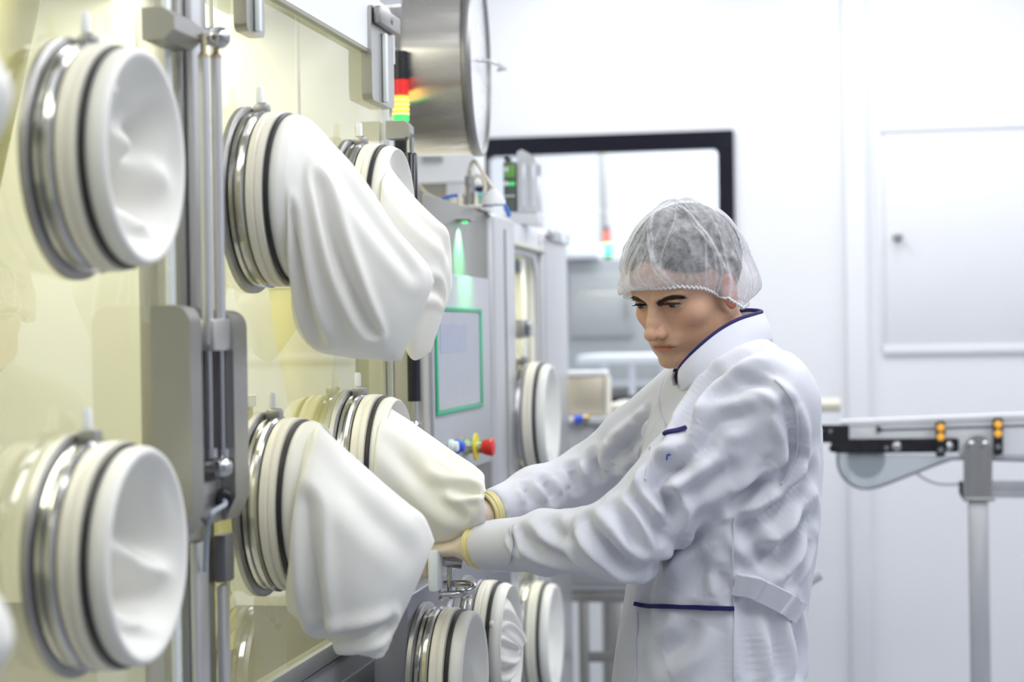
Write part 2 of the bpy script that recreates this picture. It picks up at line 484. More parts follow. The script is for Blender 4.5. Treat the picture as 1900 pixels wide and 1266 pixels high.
# rail, belt and slot lines
kpoly([(1560, 789), (2060, 770), (2060, 852), (1780, 848), (1780, 812), (1577, 815), (1577, 789)], .012, .05, WHITEP, 'side_rail')
kpoly([(1560, 782), (2060, 762), (2060, 771), (1560, 790)], .006, .09, M('belt_white', (.8, .8, .82), .5), 'belt')
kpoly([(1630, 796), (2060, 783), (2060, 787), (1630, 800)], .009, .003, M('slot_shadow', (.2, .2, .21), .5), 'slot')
kpoly([(1627, 790), (1632, 793), (1637, 797), (1632, 801), (1627, 805)], .004, .008, BLACKP, 'slot_end')
for u, v in ((1664, 829), (1760, 829)):
    G().lathe(K(u, v, -.006), (0, -1, 0), [(0, .0125), (.003, .0125), (.007, .009), (.009, .004), (.009, .0001)], 20).build('bolt', POLISH, o)
for u, v in ((1523, 800), (1541, 800), (1645, 831)):
    G().lathe(K(u, v, -.006), (0, -1, 0), [(0, .005), (.003, .005), (.003, .0001)], 12).build('screw', STEELD, o)
G().lathe(K(1546, 832, -.006), (0, -1, 0), [(0, .011), (.01, .011), (.01, .006), (.002, .006), (.002, .0001)], 16).build('hose_clip', BLACKP, o)
# bracket over the leg
bp = [(1788, 931), (1788, 838)] + [(1814.5 + 27 * math.cos(math.radians(a)), 837 - 29 * math.sin(math.radians(a))) for a in range(180, -1, -20)] + [(1841, 931)]
kpoly(bp, -.022, .012, STEELD, 'bracket')
G().box(tuple(K(1787, 931, -.024)), tuple(K(1842, 918, .06)), .004).build('bracket_foot', STEELD, o)
for u in (1802, 1828):
    G().lathe(K(u, 826, -.022), (0, -1, 0), [(0, .0105), (.003, .0105), (.005, .007), (.005, .0001)], 18).build('bracket_screw', POLISH, o)
G().box((K(1797, 932).x, KY - .005, 0), (K(1834, 932).x, KY + .05, K(1797, 929).z), .004).build('leg', ALU, o)
G().box((K(2020, 932).x, KY - .005, 0), (K(2057, 932).x, KY + .05, K(2030, 893).z), .004).build('leg', ALU, o)
G().box((K(1790, 932).x, KY - .03, 0), (K(1842, 932).x, KY + .08, .012), .003).build('foot', BLACKP, o)
kpoly([(1842, 893), (2060, 895), (2060, 926), (1842, 924)], .0, .04, ALU, 'cross_beam')
kpoly([(1842, 905), (2060, 908), (2060, 910), (1842, 907)], -.002, .002, GREYP, 'beam_groove')
kpoly([(1780, 894), (1787, 894), (1787, 924), (1783, 922), (1780, 915)], -.004, .03, BLACKP, 'end_cap')
curve_tube([K(1702, 880, .01), K(1722, 892, .01), K(1745, 899, .01), K(1782, 899, .01)], .003, 8, 8).build('cable', GREYP, o)
# sensor strips with orange lamps: lifted off the rail with two screws
AMB = M('amber_lens', (.85, .42, .05), .3, emit=(1, .5, .08), es=.5)
for i, (u0, u1, v0, v1, lab) in enumerate([(1737, 1754, 782, 848, 'black sensor strip with two amber lenses across the end of the black plate'),
                                          (1843, 1861, 776, 844, 'black sensor strip with two amber lenses right of the leg bracket')]):
    s = thing('sensor_strip', K(u0, v1, -.02), lab, 'sensor')
    G().prism([K(*q, -.024) for q in ((u0, v1), (u0 - 1, v0 + 3), (u0 + 4, v0), (u1 - 2, v0), (u1, v0 + 3), (u1, v1 - 3), (u1 - 4, v1))], (0, .0175, 0)).build('housing', BLACKP, s, auto=30)
    um = (u0 + u1) / 2
    for v in (v0 + 12, v0 + 29):
        G().lathe(K(um, v, -.024), (0, -1, 0), [(0, .010), (.003, .010), (.006, .007), (.007, .0001)], 20).build('amber_lens', AMB, s)
    G().lathe(K(um, v0 + 53, -.024), (0, -1, 0), [(0, .007), (.003, .007), (.003, .0001)], 14).build('screw', POLISH, s)
# rod with soft tip showing behind the coat
o = thing('bar_handle', P(1505, 1090, 4.0), 'grey blurred bar handle on a slim post, sticking out behind the coat', 'handle')
a, b = P(1440, 1112, 4.2), P(1521, 1066, 4.2)
G().tube([a, a.lerp(b, .5), b], [.013, .015, .013], 16).build('grip', M('grip_grey', (.5, .51, .56), .5), o)
G().tube([(a.x, a.y, 0), tuple(a)], .014, 14).build('post', ALU, o)
G().lathe((a.x, a.y, 0), (0, 0, 1), [(0, .1), (.012, .1), (.02, .03), (.02, .001)], 24).build('foot', ALU, o)
# ------------------------------------------------------------------ isolator (left)
XG = -0.83


def yy(u, X=XG): return PX(u, 600, X).y
def zz(u, v, X=XG): return PX(u, v, X).z


iso = thing('isolator', (XG - .35, 2.2, 0), 'large steel glovebox isolator with yellow-tinted glass front along the left side', 'isolator')
ZG0, ZG1 = 1.004, 2.004
Y0, YP0, YP1, YE = .55, yy(327), yy(377), yy(726)
# chamber shell
g = G()
g.box((-1.62, Y0, ZG0 - .03), (-1.6, YE, 2.25)); g.box((-1.6, Y0 - .02, ZG0 - .03), (XG - .03, Y0, 2.25))
g.box((-1.6, YE - .02, ZG0 - .03), (XG - .012, YE, 2.25)); g.box((-1.62, Y0, 2.25), (XG - .02, YE, 2.27))
g.build('chamber_wall', CREAMW, iso)
G().box((-1.6, Y0, ZG0 - .03), (XG - .012, YE - .021, ZG0 - .005)).build('chamber_floor', STEELD, iso)
# panes
G().box((XG - .01, Y0, ZG0), (XG, YP0 - .004, ZG1 + .2), .002, 1).build('glass_pane', GLASS, iso)
G().box((XG - .01, YP1 + .004, ZG0), (XG, YE, ZG1), .002, 1).build('glass_pane', GLASS, iso)
ya = yy(306)
G().box((XG + .001, ya, ZG0), (XG + .009, yy(316), 2.3), .002).build('pane_edge', M('pane_edge', (.8, .84, .84), .25), iso)
G().box((XG - .01, YE + .0005, ZG0 + .02), (XG + .001, YE + .006, ZG1 - .05), .001).build('pane_edge', M('pane_edge', (.8, .84, .84), .25), iso)
# door top rail with rounded corner
yE2 = yy(727)
pts = [(XG - .012, Y0, ZG1), (XG - .012, yE2, ZG1)]
cr = .05; zt = ZG1 + .098
for k in range(7):
    a = math.radians(90 * k / 6); pts.append((XG - .012, yE2 - cr + cr * math.cos(a), zt - cr + cr * math.sin(a)))
pts.append((XG - .012, Y0, zt))
G().prism(pts, (.026, 0, 0)).build('door_rail', WHITEP, iso)
G().box((XG + .001, YP1, ZG1 - .007), (XG + .0135, yy(700), ZG1 + .004), .002).build('door_seal', M('seal_olive', (.36, .36, .27), .45), iso)
G().box((XG - .3, Y0, ZG1 + .1), (XG - .04, YE - .03, ZG1 + .245), .004).build('roof_edge', WHITEP, iso)
# middle post
G().box((XG - .05, YP0, .0), (XG + .012, YP1, 2.27), .004, 2).build('middle_post', STEEL, iso)
G().box((XG + .0125, YP0 + .012, 1.5), (XG + .022, YP0 + .05, 2.27), .003).build('post_strip', ALU, iso)
# base under the glass
G().box((XG - .02, Y0, ZG0 - .03), (XG + .006, YE, ZG0 - .0005), .004).build('sill_rail', M('sill_steel', (.66, .67, .66), .35, .7), iso)
G().box((-1.6, Y0, .12), (XG - .004, YE, ZG0 - .036), .004).build('base_cabinet', M('base_steel', (.40, .41, .45), .4, .1, scale=20), iso)
G().box((XG - .003, YP1 + .1, .2), (XG + .004, YE - .07, ZG0 - .075), .003).build('base_panel', M('base_panel', (.42, .43, .47), .36, .1), iso)
for yq in (Y0 + .1, YE - .1):
    for xq in (-1.5, -.95):
        G().lathe((xq, yq, 0), (0, 0, 1), [(0, .001), (0, .04), (.02, .04), (.03, .015), (.12, .015)], 20).build('foot', STEELD, iso)
# end pillar: its flat face looks at the camera
G().box((XG - .04, YE + .008, .0), (-.772, YE + .07, 1.70), .004).build('end_pillar', M('pillar_steel', (.50, .48, .43), .35, .8, bump=.0002, scale=60, stretch=(1, 1, .06)), iso)
for u in (728, 736, 745, 753):
    p = PY(u, 1200, YE + .004)
    G().box((p.x - .0015, YE + .003, .1), (p.x + .0015, YE + .0075, 1.02)).build('groove', M('groove_blue', (.06, .06, .14), .4), iso)
p = PY(740, 1200, YE)
# gas springs
GX = -.782
for i, u in enumerate((386, 409)):
    y = yy(u, GX); 
    za, zb_, zc = zz(u, 112, GX), zz(u, 640, GX), zz(u, 845, GX)
    gs = G().tube([(GX, y, zb_), (GX, y, za)], .0075 if i == 0 else .0068, 20).build('gas_spring', ALU, iso)
    G().tube([(GX, y, zc), (GX, y, zb_ + .01)], .004, 14).build('piston_rod', POLISH, gs)
    G().lathe((GX, y, zc - .004), (0, 0, 1), [(0, .001), (0, .009), (.012, .009), (.012, .004)], 16).build('rod_collar', POLISH, gs)
    G().lathe((GX, y, za), (0, 0, 1), [(0, .0074), (.004, .0074), (.008, .004), (.03, .004), (.03, .001)], 16).build('end_fitting', M('brass_tone', (.6, .52, .36), .35, 1), gs)
b = G().obox(Vector((GX, yy(398, GX), zz(398, 622, GX))), Vector((.011, 0, 0)), Vector((0, .030, 0)), Vector((0, 0, .02)), .003).build('spring_yoke', ALU, iso)
for (u, v) in ((408, 70), (412, 868)):
    c = PX(u, v, GX + .008)
    G().lathe(c, (1, 0, 0), [(-.02, .001), (-.02, .009), (-.011, .01), (-.008, .013), (0, .0145), (.007, .0125), (.012, .007), (.0135, .0005)], 24).build('ball_joint', POLISH, iso)
# octagonal hinge blocks (middle post and end pillar)


def octblock(u0, u1, v0, v1, X0, X1, name, par, mat=STEELD):
    ya_, yb = yy(u0, X1), yy(u1, X1)
    za, zb_ = zz((u0 + u1) / 2, v1, X1), zz((u0 + u1) / 2, v0, X1)
    c = .3 * (zb_ - za); cx = .35 * (X1 - X0)
    pts = [(X0, ya_, za), (X1 - cx, ya_, za), (X1, ya_, za + c), (X1, ya_, zb_ - c), (X1 - cx, ya_, zb_), (X0, ya_, zb_)]
    return G().prism(pts, (0, yb - ya_, 0)).build(name, mat, par, auto=25)


octblock(332, 384, 28, 86, XG + .004, -.785, 'hinge_block', iso)
o = G().lathe(PX(392, 60, -.79), (1, 0, 0), [(-.02, .001), (-.02, .007), (.006, .007), (.006, .0001)], 16).build('hinge_pin', POLISH, iso)
# octagon at the pillar + black grip
p0, p1 = PY(727, 262, YE), PY(770, 228, YE)
zc0, zc1 = p0.z, p1.z; c = .3 * (zc1 - zc0)
pts = [(p0.x, YE - .045, zc0), (p1.x - c, YE - .045, zc0), (p1.x, YE - .045, zc0 + c), (p1.x, YE - .045, zc1 - c), (p1.x - c, YE - .045, zc1), (p0.x, YE - .045, zc1)]
G().prism(pts, (0, .035, 0)).build('handle_block', STEELD, iso, auto=25)
hx = PY(762, 300, YE - .03).x
z0, z1 = PY(768, 745, YE - .03).z, PY(762, 284, YE - .03).z
hd = G().tube([(hx, YE - .03, z0), (hx, YE - .03, z1 - .004), (hx, YE - .03, z1)], [.0125, .0125, .0105], 24).build('door_handle', BLACKG, iso)
G().tube([(hx, YE - .03, z1), (hx, YE - .03, zc0 + .002)], .007, 16).build('handle_rod', POLISH, hd)
G().tube([(hx, YE - .03, z0 - .035), (hx, YE - .03, z0)], .0075, 16).build('handle_rod', POLISH, hd)
G().lathe((hx + .0, YE - .03, z0 - .05), (0, 0, 1), [(0, .001), (.001, .008), (.008, .012), (.014, .008), (.016, .001)], 16).build('end_ball', POLISH, hd)


# clip hinges with the white insert
def clip(u0, u1, v0, v1, par):
    ya_, yb = yy(u0), yy(u1)
    za, zb_ = zz(u1, v1), zz(u1, v0)
    e = G()
    pts = rrect(0, 0, (yb - ya_) / 2, (zb_ - za) / 2, .012)
    cy, cz = (ya_ + yb) / 2, (za + zb_) / 2
    b = G().prism([(XG + .002, cy + p[0], cz + p[1]) for p in pts], (.019, 0, 0)).build('hinge_clip', STEEL, par, auto=30)
    G().box((XG + .0215, cy - .008, za + .004), (XG + .029, cy + .006, zb_ - .04), .002).build('insert', M('white_insert', (.82, .88, .86), .35), b)
    G().box((XG + .0215, ya_ + .012, zb_ - .032), (XG + .036, yb - .004, zb_ - .001), .004).build('hinge_head', STEELD, b)
    G().lathe((XG + .028, yb - .0035, zb_ - .016), (0, 1, 0), [(0, .001), (0, .008), (.001, .008)], 16).build('pin_end', STEELD, b)
    c = Vector((XG + .022, (ya_ + yb) / 2 + .006, zb_ - .03))
    h = G().lathe((XG + .0355, cy + .012, zb_ - .016), (1, 0, 0), [(0, .0065), (.003, .0065), (.003, .004), (.001, .0035), (.001, .0001)], 18).build('bolt', POLISH, b)
    return b


clip(676, 718, 42, 208, iso)
clip(440, 474, -60, 78, iso)
# U-shaped bracket on the middle post
bz1, bz0 = zz(340, 566, -.775), zz(340, 1000, -.775)


def armplate(ya_, yb, z0_, z1_, x1, name):
    pts = [(XG + .013, 0, z0_)]
    pts += [(x1 - .014, 0, z0_), (x1, 0, z0_ + .03)]
    for k in range(6):
        a = math.radians(90 * k / 5); pts.append((x1 - .022 + .022 * math.cos(a), 0, z1_ - .022 + .022 * math.sin(a)))
    pts.append((XG + .013, 0, z1_))
    pts = [(x, ya_, z) for x, _, z in pts]
    return G().prism(pts, (0, yb - ya_, 0)).build(name, STEELD, iso, auto=30)


armplate(yy(352, -.768) - .0, yy(352, -.768) + .040, bz0, bz1, -.768, 'spring_bracket')
armplate(yy(432, -.768), yy(432, -.768) + .055, zz(440, 965, -.768), zz(440, 575, -.768), -.768, 'spring_bracket')
ybk = yy(352, -.768) + .041; ybe = yy(432, -.768) - .001
G().box((XG + .013, ybk, zz(400, 965, -.8)), (-.785, ybe, zz(400, 885, -.8)), .003).build('bracket_web', STEELD, iso)
G().box((XG + .013, ybk, zz(400, 880, -.8)), (XG + .02, ybe, bz1 - .02), .002).build('bracket_back', M('dark_steel', (.25, .25, .26), .5, .8), iso)
c = PX(412, 925, -.784)
G().lathe(c, (.5, -1, 0), [(0, .001), (0, .013), (.012, .013), (.014, .009), (.022, .009), (.022, .004)], 20).build('cable_gland', BLACKP, iso)
curve_tube([c + Vector((.007, -.014, 0)), c + Vector((.012, -.026, -.006)), PX(392, 955, -.775), PX(384, 990, -.79), PX(381, 1060, -.80)], .0036, 10, 10).build('cable', M('cable_grey', (.35, .4, .45), .4), iso)
G().box((XG + .013, yy(372), zz(372, 1085)), (XG + .03, yy(388), zz(372, 995)), .003).build('switch_body', M('dark_steel', (.25, .25, .26), .5, .8), iso)
G().box((XG + .013, YP0 - .002, .2), (XG + .024, YP0 + .04, zz(340, 1005)), .003).build('lower_strip', ALU, iso)
G().box((XG + .013, YP1 - .004, .2), (XG + .024, YP1 + .02, zz(372, 1090)), .003).build('lower_strip', ALU, iso)


# ------------------------------------------------------------------ glove ports and sleeves
def port(c, par, r=.125, flange=True, tab=True):
    """steel glove port on a wall whose outward normal is +X; returns x of its mouth"""
    c = Vector(c); k = r / .125; X = (1, 0, 0)
    fl = G().lathe(c, X, [(.001, .100 * k), (.001, .132 * k), (.008, .132 * k), (.0105, .128 * k), (.0105, .112 * k), (.03, .112 * k), (.03, .100 * k)], 64, closed=True).build('glove_port', STEELD, par)
    G().lathe(c, X, [(.0115, .113 * k), (.0115, .121 * k), (.014, .1235 * k), (.019, .1235 * k), (.021, .119 * k), (.0235, .119 * k), (.0255, .124 * k), (.031, .125 * k), (.034, .121 * k), (.034, .113 * k)], 64, closed=True).build('clamp_ring', POLISH, fl)
    if tab:
        G().box((c.x + .012, c.y - .011, c.z + .119 * k), (c.x + .034, c.y + .011, c.z + .137 * k), .005).build('clamp_lug', STEELD, fl)
        G().tube([(c.x + .02, c.y, c.z + .137 * k), (c.x + .02, c.y, c.z + .156 * k), (c.x + .02, c.y, c.z + .160 * k)], [.0055, .0055, .004], 12).build('latch_pin', M('white_pin', (.85, .87, .88), .4), fl)
    return fl


def cuff(c, par, r=.125):
    """rubber cuff rings that clamp the sleeve: cream ring and black ring"""
    c = Vector(c); k = r / .125; X = (1, 0, 0)
    G().lathe(c, X, [(.0355, .106 * k), (.0355, .120 * k), (.038, .123 * k), (.046, .1235 * k), (.0485, .121 * k), (.051, .1235 * k), (.058, .123 * k), (.060, .119 * k), (.060, .106 * k)], 64, closed=True).build('cuff_ring', CREAM, par)
    G().lathe(c, X, [(.0605, .112 * k), (.0605, .119 * k), (.063, .1212 * k), (.066, .1212 * k), (.0675, .118 * k), (.0675, .112 * k)], 64, closed=True).build('seal_ring', BLACKR, par)


def fold(a, b, w_, amp):  # crease on a sleeve in (s, phi) space
    return (a, b, w_, amp)


def segdist(px, py, a, b):
    ax, ay = a; bx, by = b
    dx, dy = bx - ax, by - ay
    t = np.clip(((px - ax) * dx + (py - ay) * dy) / (dx * dx + dy * dy + 1e-12), 0, 1)
    return np.hypot(px - ax - t * dx, py - ay - t * dy), t


def sleeve(c, par, stations, r=.125, creases=(), nphi=112, m=16, seed=0, wob=.006, open_end=False, mat=RUBBER, thick=.0022, power=2.0):
    """rubber sleeve from a port mouth through stations (u_top, v_top, u_bot, v_bot, Z, half depth)"""
    c = Vector(c); k = r / .125
    rows = []
    for h, rr in ((.062, .113), (.070, .1175), (.077, .1185), (.083, .116), (.09, .1125)):
        rows.append(list(c + Vector((h, 0, 0))) + [0, 0, rr * k] + [0, -rr * k, 0])
    tow = Vector((math.sin(TH), -math.cos(TH), 0))
    for (ut, vt, ub, vb, Z, dh) in stations:
        T = P(ut, vt, Z); B = P(ub, vb, Z); Cc = (T + B) / 2; a = (T - B) / 2
        b = tow - a.normalized() * tow.dot(a.normalized()); b = b.normalized() * dh
        rows.append(list(Cc) + list(a) + list(b))
    A = np.array(rows)
    D = np.vstack([catmull(A[:5], 3)[:-1], catmull(A[4:], m)])
    ns = len(D)
    ph = np.linspace(0, 2 * np.pi, nphi, endpoint=False)  # phi=0 top, pi/2 towards the camera
    cs, sn = np.cos(ph), np.sin(ph)
    e = 2.0 / power
    cs2 = np.sign(cs) * np.abs(cs) ** e; sn2 = np.sign(sn) * np.abs(sn) ** e
    V = D[:, None, :3] + D[:, None, 3:6] * cs2[None, :, None] + D[:, None, 6:9] * sn2[None, :, None]
    s = np.linspace(0, 1, ns)
    # outward normals
    du = np.gradient(V, axis=0); dv = np.roll(V, -1, 1) - np.roll(V, 1, 1)
    N = np.cross(dv, du); N /= np.linalg.norm(N, axis=2, keepdims=True) + 1e-9
    out = V - D[:, None, :3]
    sgn = np.sign((N * out).sum(2, keepdims=True).mean()) or 1
    N *= sgn
    S, PH = np.meshgrid(s, ph, indexing='ij')
    disp = np.zeros_like(S)
    ramp = np.clip((S - .16) / .2, 0, 1)
    for i in range(ns):
        if ramp[i, 0] <= 0: continue
        for j in range(nphi):
            v = V[i, j]
            q = Vector((v[0] * 7 + seed * 3.1, v[1] * 7, v[2] * 7))
            n1 = noise.noise(q); n2 = noise.noise(q * 2.3 + Vector((5, 1, 2)))
            disp[i, j] = wob * 1.3 * n1 + wob * .3 * n2
    disp *= ramp
    for (a, b, w_, amp) in creases:
        pa = (a[0], math.radians(a[1])); pb = (b[0], math.radians(b[1]))
        best = np.full_like(S, 9.); bt = np.zeros_like(S)
        for o_ in (-2 * np.pi, 0, 2 * np.pi):
            d, t = segdist(S, (PH + o_) * .35, (pa[0], pa[1] * .35), (pb[0], pb[1] * .35))
            mm = d < best; best = np.where(mm, d, best); bt = np.where(mm, t, bt)
        fade = np.sin(np.clip(bt * .86 + .07, 0, 1) * np.pi) ** .5
        x = best / w_
        disp += -amp * .72 * fade * (np.exp(-x * x) - .55 * np.exp(-(x - 2.1) ** 2))
    V = V + N * disp[:, :, None]
    verts = V.reshape(-1, 3).tolist(); faces = []
    for i in range(ns - 1):
        for j in range(nphi):
            j2 = (j + 1) % nphi
            faces.append((i * nphi + j, i * nphi + j2, (i + 1) * nphi + j2, (i + 1) * nphi + j))
    if not open_end:
        faces.append(tuple((ns - 1) * nphi + j for j in range(nphi)))
    o = mesh('sleeve', verts, faces, mat, par)
    bm = bmesh.new(); bm.from_mesh(o.data); bmesh.ops.recalc_face_normals(bm, faces=bm.faces[:]); bm.to_mesh(o.data); bm.free()
    if open_end:
        sm = o.modifiers.new('thick', 'SOLIDIFY'); sm.thickness = thick; sm.offset = -1
    return o


def dish(c, par, r=.125, depth=.07, creases=(), seed=1, mat=RUBBER, bulge=None):
    """sleeve pushed inwards through its port: rolled lip, then a folded hollow"""
    c = Vector(c); k = r / .125; nphi, nr = 128, 64
    prof = [(.062, .112), (.068, .1165), (.076, .1185), (.084, .1175), (.089, .1145), (.0895, .1105), (.087, .107)]
    V = []; 
    rs = [p[1] * k for p in prof]; hs = [p[0] for p in prof]
    n0 = len(prof)
    for i in range(1, nr + 1):
        t = i / nr
        rs.append(.107 * k * (1 - t)); hs.append(.087 - depth * (1 - (1 - t) ** 1.6) - .0)
    ph = np.linspace(0, 2 * np.pi, nphi, endpoint=False)
    R = np.array(rs)[:, None]; H = np.array(hs)[:, None] + 0 * ph[None]
    Yc = -R * np.sin(ph)[None]; Zc = R * np.cos(ph)[None]
    fr = np.clip((.107 * k - R) / (.03 * k), 0, 1)
    for i in range(n0, len(rs)):
        for j in range(nphi):
            q = Vector((Yc[i, j] * 11 + seed * 4.7, Zc[i, j] * 11, seed)); q2 = q * 2.1
            H[i, j] += (.016 * noise.noise(q * .6) + .004 * noise.noise(q2)) * fr[i, 0]
    for (a, b, w_, amp) in creases:
        d, t = segdist(-Yc / k, Zc / k, a, b)
        fade = np.sin(np.clip(t * .86 + .07, 0, 1) * np.pi) ** .5
        x = d / w_
        H += -amp * fade * fr * (np.exp(-x * x) - .7 * np.exp(-(x - 2.1) ** 2))
    verts = [(c.x + H[i, j], c.y + Yc[i, j], c.z + Zc[i, j]) for i in range(len(rs)) for j in range(nphi)]
    faces = []
    for i in range(len(rs) - 1):
        for j in range(nphi):
            j2 = (j + 1) % nphi
            faces.append((i * nphi + j, i * nphi + j2, (i + 1) * nphi + j2, (i + 1) * nphi + j))
    bm = bmesh.new(); vs = [bm.verts.new(v) for v in verts]
    for f in faces: bm.faces.new([vs[i] for i in f])
    bmesh.ops.remove_doubles(bm, verts=bm.verts[:], dist=1e-5)
    bmesh.ops.recalc_face_normals(bm, faces=bm.faces[:])
    me = bpy.data.meshes.new('sleeve'); bm.to_mesh(me); bm.free(); me.materials.append(mat); me.shade_smooth()
    o = bpy.data.objects.new('sleeve', me); COL.objects.link(o); put(o, par)
    return o


PC = {'u1': PX(130, 296, XG), 'u2': PX(460, 372, XG), 'u3': PX(648, 403, XG), 'l1': PX(134, 1030, XG), 'l2': PX(484, 935, XG), 'l3': PX(645, 868, XG)}
PC['u0'] = Vector((XG, PC['u1'].y - .545, PC['u1'].z)); PC['l0'] = Vector((XG, PC['l1'].y - .545, PC['l1'].z))
for kk in PC: port(PC[kk], iso)


def gthing(kk, label):
    t = thing('glove_sleeve', PC[kk] + Vector((.035, 0, 0)), label, 'glove', 'rubber sleeves on the round glove ports')
    cuff(PC[kk], t)
    return t


t = gthing('u1', 'cream rubber sleeve pushed into the large blurred upper port at far left')
dish(PC['u1'], t, creases=[((-.08, -.06), (.085, .05), .018, .045), ((-.07, .05), (-.05, -.05), .014, .02)], depth=.10, seed=3)
t = gthing('l1', 'cream rubber sleeve pushed into the large blurred lower port at far left')
dish(PC['l1'], t, creases=[((-.08, -.07), (.09, .02), .017, .042), ((-.075, .0), (-.03, .08), .014, .02)], depth=.095, seed=8)
t = gthing('u0', 'cream rubber sleeve of the upper port cut off by the left picture edge')
dish(PC['u0'], t, depth=-.105, seed=5)
t = gthing('l0', 'cream rubber sleeve of the lower port cut off by the left picture edge')
dish(PC['l0'], t, depth=-.095, seed=6)
t = gthing('u2', 'big white rubber sleeve hanging out of upper port, in front of a similar one')
sleeve(PC['u2'], t, [(592, 240, 548, 585, 2.58, .108), (648, 305, 582, 640, 2.57, .098), (712, 385, 640, 658, 2.56, .08), (762, 450, 695, 668, 2.55, .055), (792, 492, 725, 673, 2.55, .030), (803, 524, 745, 672, 2.55, .008)],
       creases=[((.34, 60), (.66, 125), .030, .024), ((.22, 95), (.44, 150), .03, .018), ((.30, 30), (.75, 50), .05, .010)], seed=2, wob=.007)
t = gthing('u3', 'white rubber sleeve hanging out of the farther upper port, behind the big one')
sleeve(PC['u3'], t, [(722, 306, 706, 520, 3.08, .10), (768, 366, 730, 600, 3.06, .09), (808, 405, 748, 640, 3.05, .075), (831, 428, 762, 664, 3.04, .05), (838, 470, 775, 668, 3.04, .03), (838, 530, 800, 655, 3.04, .008)],
       creases=[((.3, 40), (.8, 30), .05, .012), ((.5, 100), (.9, 70), .03, .012)], seed=9, wob=.005)
t = gthing('l2', 'big white rubber sleeve sagging from lower port, nearest hanging one at bottom')
sleeve(PC['l2'], t, [(600, 792, 535, 1130, 2.58, .108), (655, 845, 578, 1168, 2.57, .105), (712, 893, 630, 1196, 2.55, .09), (760, 930, 678, 1212, 2.54, .065), (790, 958, 705, 1222, 2.54, .035), (806, 1005, 722, 1200, 2.54, .012)],
       creases=[((.30, 75), (.52, 165), .035, .020), ((.48, 150), (.85, 120), .035, .030), ((.55, 165), (.95, 150), .02, .012), ((.25, 40), (.8, 60), .06, .008)], seed=4, wob=.008)
t = gthing('l3', 'white rubber sleeve into which the man is reaching with both hands')
sleeve(PC['l3'], t, [(716, 752, 690, 985, 3.06, .105), (765, 788, 742, 1000, 3.05, .095), (810, 818, 792, 1006, 3.03, .09), (850, 845, 832, 1007, 3.0, .085), (876, 862, 862, 999, 2.98, .08), (892, 876, 886, 990, 2.96, .075), (897, 884, 903, 985, 2.955, .07)],
       creases=[((.55, 75), (.9, 60), .04, .016), ((.3, 60), (.7, 110), .05, .010), ((.3, 25), (.8, 30), .05, .008)], seed=12, wob=.005, open_end=True)

# yellow gloves that hang inside the chamber


def inner_glove(x, y, ztop, L, label, lean=(0, 0)):
    t = thing('inner_glove', (x, y, ztop), label, 'glove', 'yellow gloves hanging inside the isolator')
    lx, ly = lean
    pts = [(0, 0, 0, .06), (lx * .3, ly * .3, -.25 * L, .055), (lx * .6, ly * .6, -.55 * L, .042), (lx * .8, ly * .8, -.75 * L, .03), (lx * .88, ly * .88, -.82 * L, .04), (lx * .97, ly * .97, -.93 * L, .042), (lx, ly, -.98 * L, .02)]
    D = catmull(pts, 8)
    G().tube([(x + d[0], y + d[1], ztop + d[2]) for d in D], [float(max(d[3], .008)) for d in D], 24).build('gauntlet', YRUB, t)
    for k in range(4):
        a = -.03 + .02 * k
        base = Vector((x + lx * .97 + a, y + ly * .97, ztop - .93 * L))
        G().tube([base, base + Vector((a * .2, -.01, -.04)), base + Vector((a * .2, .0, -.075 + .008 * abs(k - 1.5)))], [.012, .011, .007], 12).build('finger', YRUB, t)
    base = Vector((x + lx * .9 - .035, y + ly * .9, ztop - .84 * L))
    G().tube([base, base + Vector((-.022, -.01, -.03)), base + Vector((-.03, -.012, -.06))], [.013, .012, .008], 12).build('thumb', YRUB, t)
    G().lathe((x, y, ztop), (0, 0, 1), [(-.012, .058), (-.012, .064), (.006, .064), (.006, .058)], 28, closed=True).build('cuff_ring', CREAM, t)
    G().tube([(x, y, ztop), (x, y, 2.25)], .004, 8).build('hanging_cord', CREAM, t)


inner_glove(-.97, 3.2, 1.60, .34, 'yellow glove hanging inside the isolator between upper and lower far ports', (.03, -.05))
inner_glove(-1.02, 2.88, 1.40, .40, 'yellow glove hanging low in the isolator behind the gas spring bracket', (.0, -.05))
inner_glove(-1.15, 2.38, 2.0, .85, 'yellow glove hanging inside the isolator between the blurred left ports', (-.05, -.22))

# ------------------------------------------------------------------ transfer chamber below the gloves
XT = -.70
X2_ = -.78
ty0, ty1 = PX(757, 1200, XT).y, PX(948, 1200, XT).y
tc = thing('transfer_chamber', (XT - .1, ty0, 0), 'low steel transfer chamber with two round ports, beneath the man\'s hands', 'machine')
tzt = PX(850, 1052, XT).z
G().box((X2_ + .022, ty0, .1), (XT, ty1, tzt), .006).build('body', M('chamber_grey', (.24, .24, .27), .3, .6, scale=20), tc)
for xq in (X2_ + .045, XT - .022):
    for yq in (ty0 + .05, ty1 - .05):
        G().lathe((xq, yq, 0), (0, 0, 1), [(0, .001), (0, .02), (.015, .02), (.02, .01), (.1, .01)], 16).build('foot', STEELD, tc)
PC['t1'] = Vector((XT, PX(785, 1262, XT).y, PX(785, 1262, XT).z)); PC['t2'] = Vector((XT, PX(862, 1204, XT).y, PX(862, 1204, XT).z))
PC['t2'].z = PC['t1'].z = (PC['t1'].z + PC['t2'].z) / 2
port(PC['t1'], tc, tab=False); port(PC['t2'], tc, tab=False)
t = gthing('t1', 'cream sleeve tucked into the nearer round port low on the transfer chamber')
dish(PC['t1'], t, depth=.06, creases=[((-.05, -.02), (.08, .05), .02, .012)], seed=15)
t = gthing('t2', 'cream sleeve with a crumpled pointed end, farther port of transfer chamber')
Zt = 3.42
